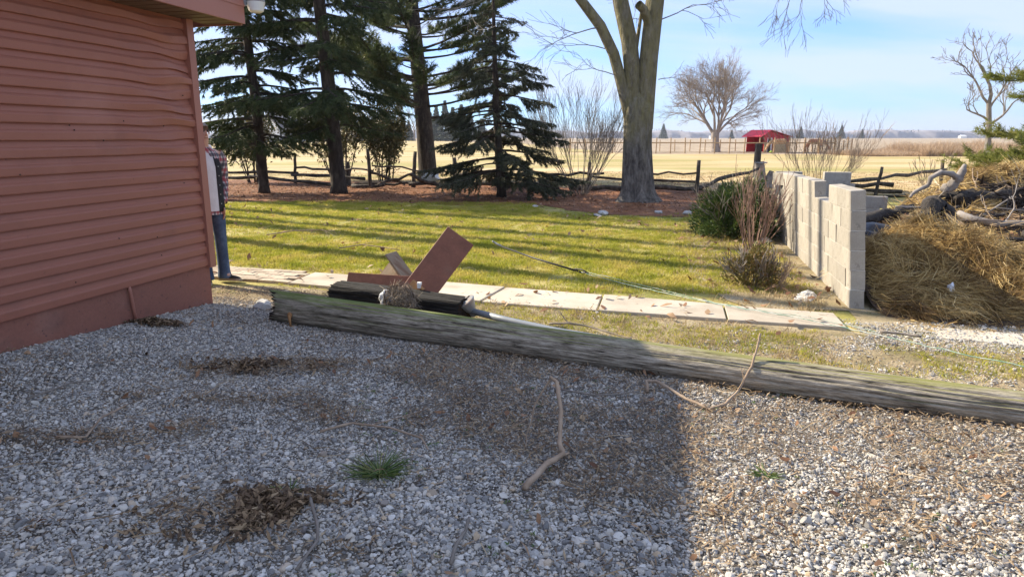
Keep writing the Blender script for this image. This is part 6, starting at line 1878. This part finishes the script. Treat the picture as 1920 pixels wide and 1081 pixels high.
stick('long knobbly stick curving from the gravel up over the pole', [(.86, 4.02, .01), (.87, 4.10, .06), (.93, 4.05, .07), (1.06, 3.84, .04), (1.17, 3.73, .02), (1.28, 3.78, .03), (1.40, 3.92, .06), (1.53, 4.08, .16), (1.58, 4.14, .27), (1.60, 4.16, .36)], .011, .007, MT['twig_tan'], 5, twigs=[((1.4, 3.92, .08), (.1, -.3, .3), .005, .1, 1)])
stick('thin dark twig lying flat short of the long knobbly stick', [(.31, 4.03), (.53, 3.92), (.68, 3.94), (.82, 4.0)], .006, .004, MT['twig_grey'], 6)
stick('dark stick in the gravel at the bottom of the yard', [(-.23, 2.24), (-.22, 2.36), (-.19, 2.45), (-.18, 2.55)], .009, .006, MT['twig_grey'], 7)
stick('dark twig on the grass behind the fallen pole', [(.32, 5.57, .03), (.48, 5.52, .05), (.64, 5.50, .03), (.80, 5.30, .03), (.95, 5.12, .03)], .009, .005, MT['twig_grey'], 8, twigs=[((.48, 5.52, .06), (-.2, .3, .4), .005, .12, 1)])
stick('short brown stick against the gravel by the garage foot', [(-2.78, 3.62), (-2.71, 3.9), (-2.63, 3.99)], .006, .004, MT['twig_grey'], 9)
stick('pale dead branch lying on the lawn nearest the garage', [(-4.03, 10.95, .03), (-3.7, 11.3, .05), (-3.3, 11.4, .05), (-3.0, 11.3, .04)], .010, .006, MT['twig_tan'], 10, twigs=[((-3.3, 11.4, .06), (.5, -.5, .15), .006, .4, 2)])
stick('pale forked twig on the lawn behind the broken box', [(-2.5, 9.6, .03), (-2.2, 9.75, .06), (-1.9, 9.6, .05), (-1.6, 9.45, .03)], .009, .006, MT['twig_tan'], 11, twigs=[((-2.2, 9.75, .07), (.5, .2, .3), .005, .3, 1)])
stick('small pale twig cluster on the sunlit lawn by the walk', [(-4.5, 9.4, .03), (-4.2, 9.3, .06), (-4.0, 9.15, .03)], .008, .005, MT['twig_tan'], 12, twigs=[((-4.2, 9.3, .06), (.4, -.4, .4), .006, .25, 2)])
stick('dark curved bark strip in the litter close to the pole end', [(-1.42, 6.62, .03), (-1.3, 6.6, .06), (-1.1, 6.5, .04)], .014, .008, MT['char'], 13)
stick('brown stick lying on the gravel right of the path end', [(3.05, 5.35), (3.2, 5.28), (3.3, 5.2)], .012, .009, MT['twig_grey'], 14)

# rope with its pole hook
P = [(-.15, 9.39, .10), (.28, 8.68, .06), (.83, 7.87, .03), (1.28, 7.14, .03), (1.76, 6.53, .035), (2.19, 6.05, .04), (2.55, 5.74, .04), (2.86, 5.41, .03), (3.12, 5.08, .03), (3.34, 4.78, .03), (3.75, 4.3, .03), (4.3, 3.7, .03)]
rp = thing('rope', 'pale green and white rope stretched across the lawn and path', 'rope', P[2])
m = M(); pp = []
for i in range(2, len(P) - 1):
    for k in range(8):
        q = Vector(P[i]).lerp(Vector(P[i + 1]), k / 8); q += Vector((R.uniform(-.008, .008), R.uniform(-.008, .008), R.uniform(-.004, .006))); pp.append(q - Vector(P[2]))
m.tube(pp, .0042, 6); m.obj('strand', MT['rope'], rp, smooth=True)
m = M(); m.tube([q + Vector((.05 + .05 * math.sin(i * .21), .045, -.002)) for i, q in enumerate(pp[:44])], .0032, 6); m.obj('strand', MT['rope'], rp, smooth=True)
tl = thing('pole_hook', 'dark rod with a shiny metal hook lying on the lawn at the rope end', 'tool', P[0])
m = M(); m.tube([Vector(q) - Vector(P[0]) for q in (P[0], P[1], P[2])], .012, 8); m.obj('rod', MT['black'], tl, smooth=True)
m = M(); m.tube([(0, 0, 0), (-.07, .10, .02), (-.13, .13, .05), (-.12, .05, .06)], [.016, .016, .014, .008], 8); m.obj('hook', MT['galv'], tl, smooth=True)
m = M(); m.tube([(.9, -1.42, -.05), (.98, -1.5, -.04), (1.05, -1.62, -.06), (.99, -1.57, -.06)], .009, 8); m.obj('grip', MT['black'], tl, smooth=True)
# odds and ends
tag(lump('white_bag', (-3.05, 25.8, .16), (.34, .26, .20), MT['bag'], 71, 3, .4), 'crumpled white bag against the foot of the big pine', 'bag')
bk = thing('bucket', 'pale blue bucket behind the fence near the thick spruce', 'bucket', (-6.35, 24.6, 0))
m = M(); m.lathe([(.15, 0), (.19, .42), (.20, .43), (.17, .43), (.14, .05)], 16); m.obj('tub', MT['bucket'], bk, smooth=True)
m = M(); m.tube([(-.19, 0, .42), (-.15, .0, .56), (0, 0, .62), (.15, 0, .56), (.19, 0, .42)], .008, 5); m.obj('handle', MT['galv'], bk)

# ------------------------------------------------------------------ winter air
hm = M(); hm.box((0, 1450, 24), (5400, 3500, 50))
MH = bpy.data.materials.new('air'); MH.use_nodes = True
MH.node_tree.nodes.clear()
ho = MH.node_tree.nodes.new('ShaderNodeOutputMaterial'); hv = MH.node_tree.nodes.new('ShaderNodeVolumePrincipled')
hv.inputs['Color'].default_value = (.80, .88, 1, 1); hv.inputs['Density'].default_value = 0.00020; hv.inputs['Anisotropy'].default_value = .3
MH.node_tree.links.new(hv.outputs[0], ho.inputs['Volume'])
hm.obj('haze', MH, None, kind='stuff')
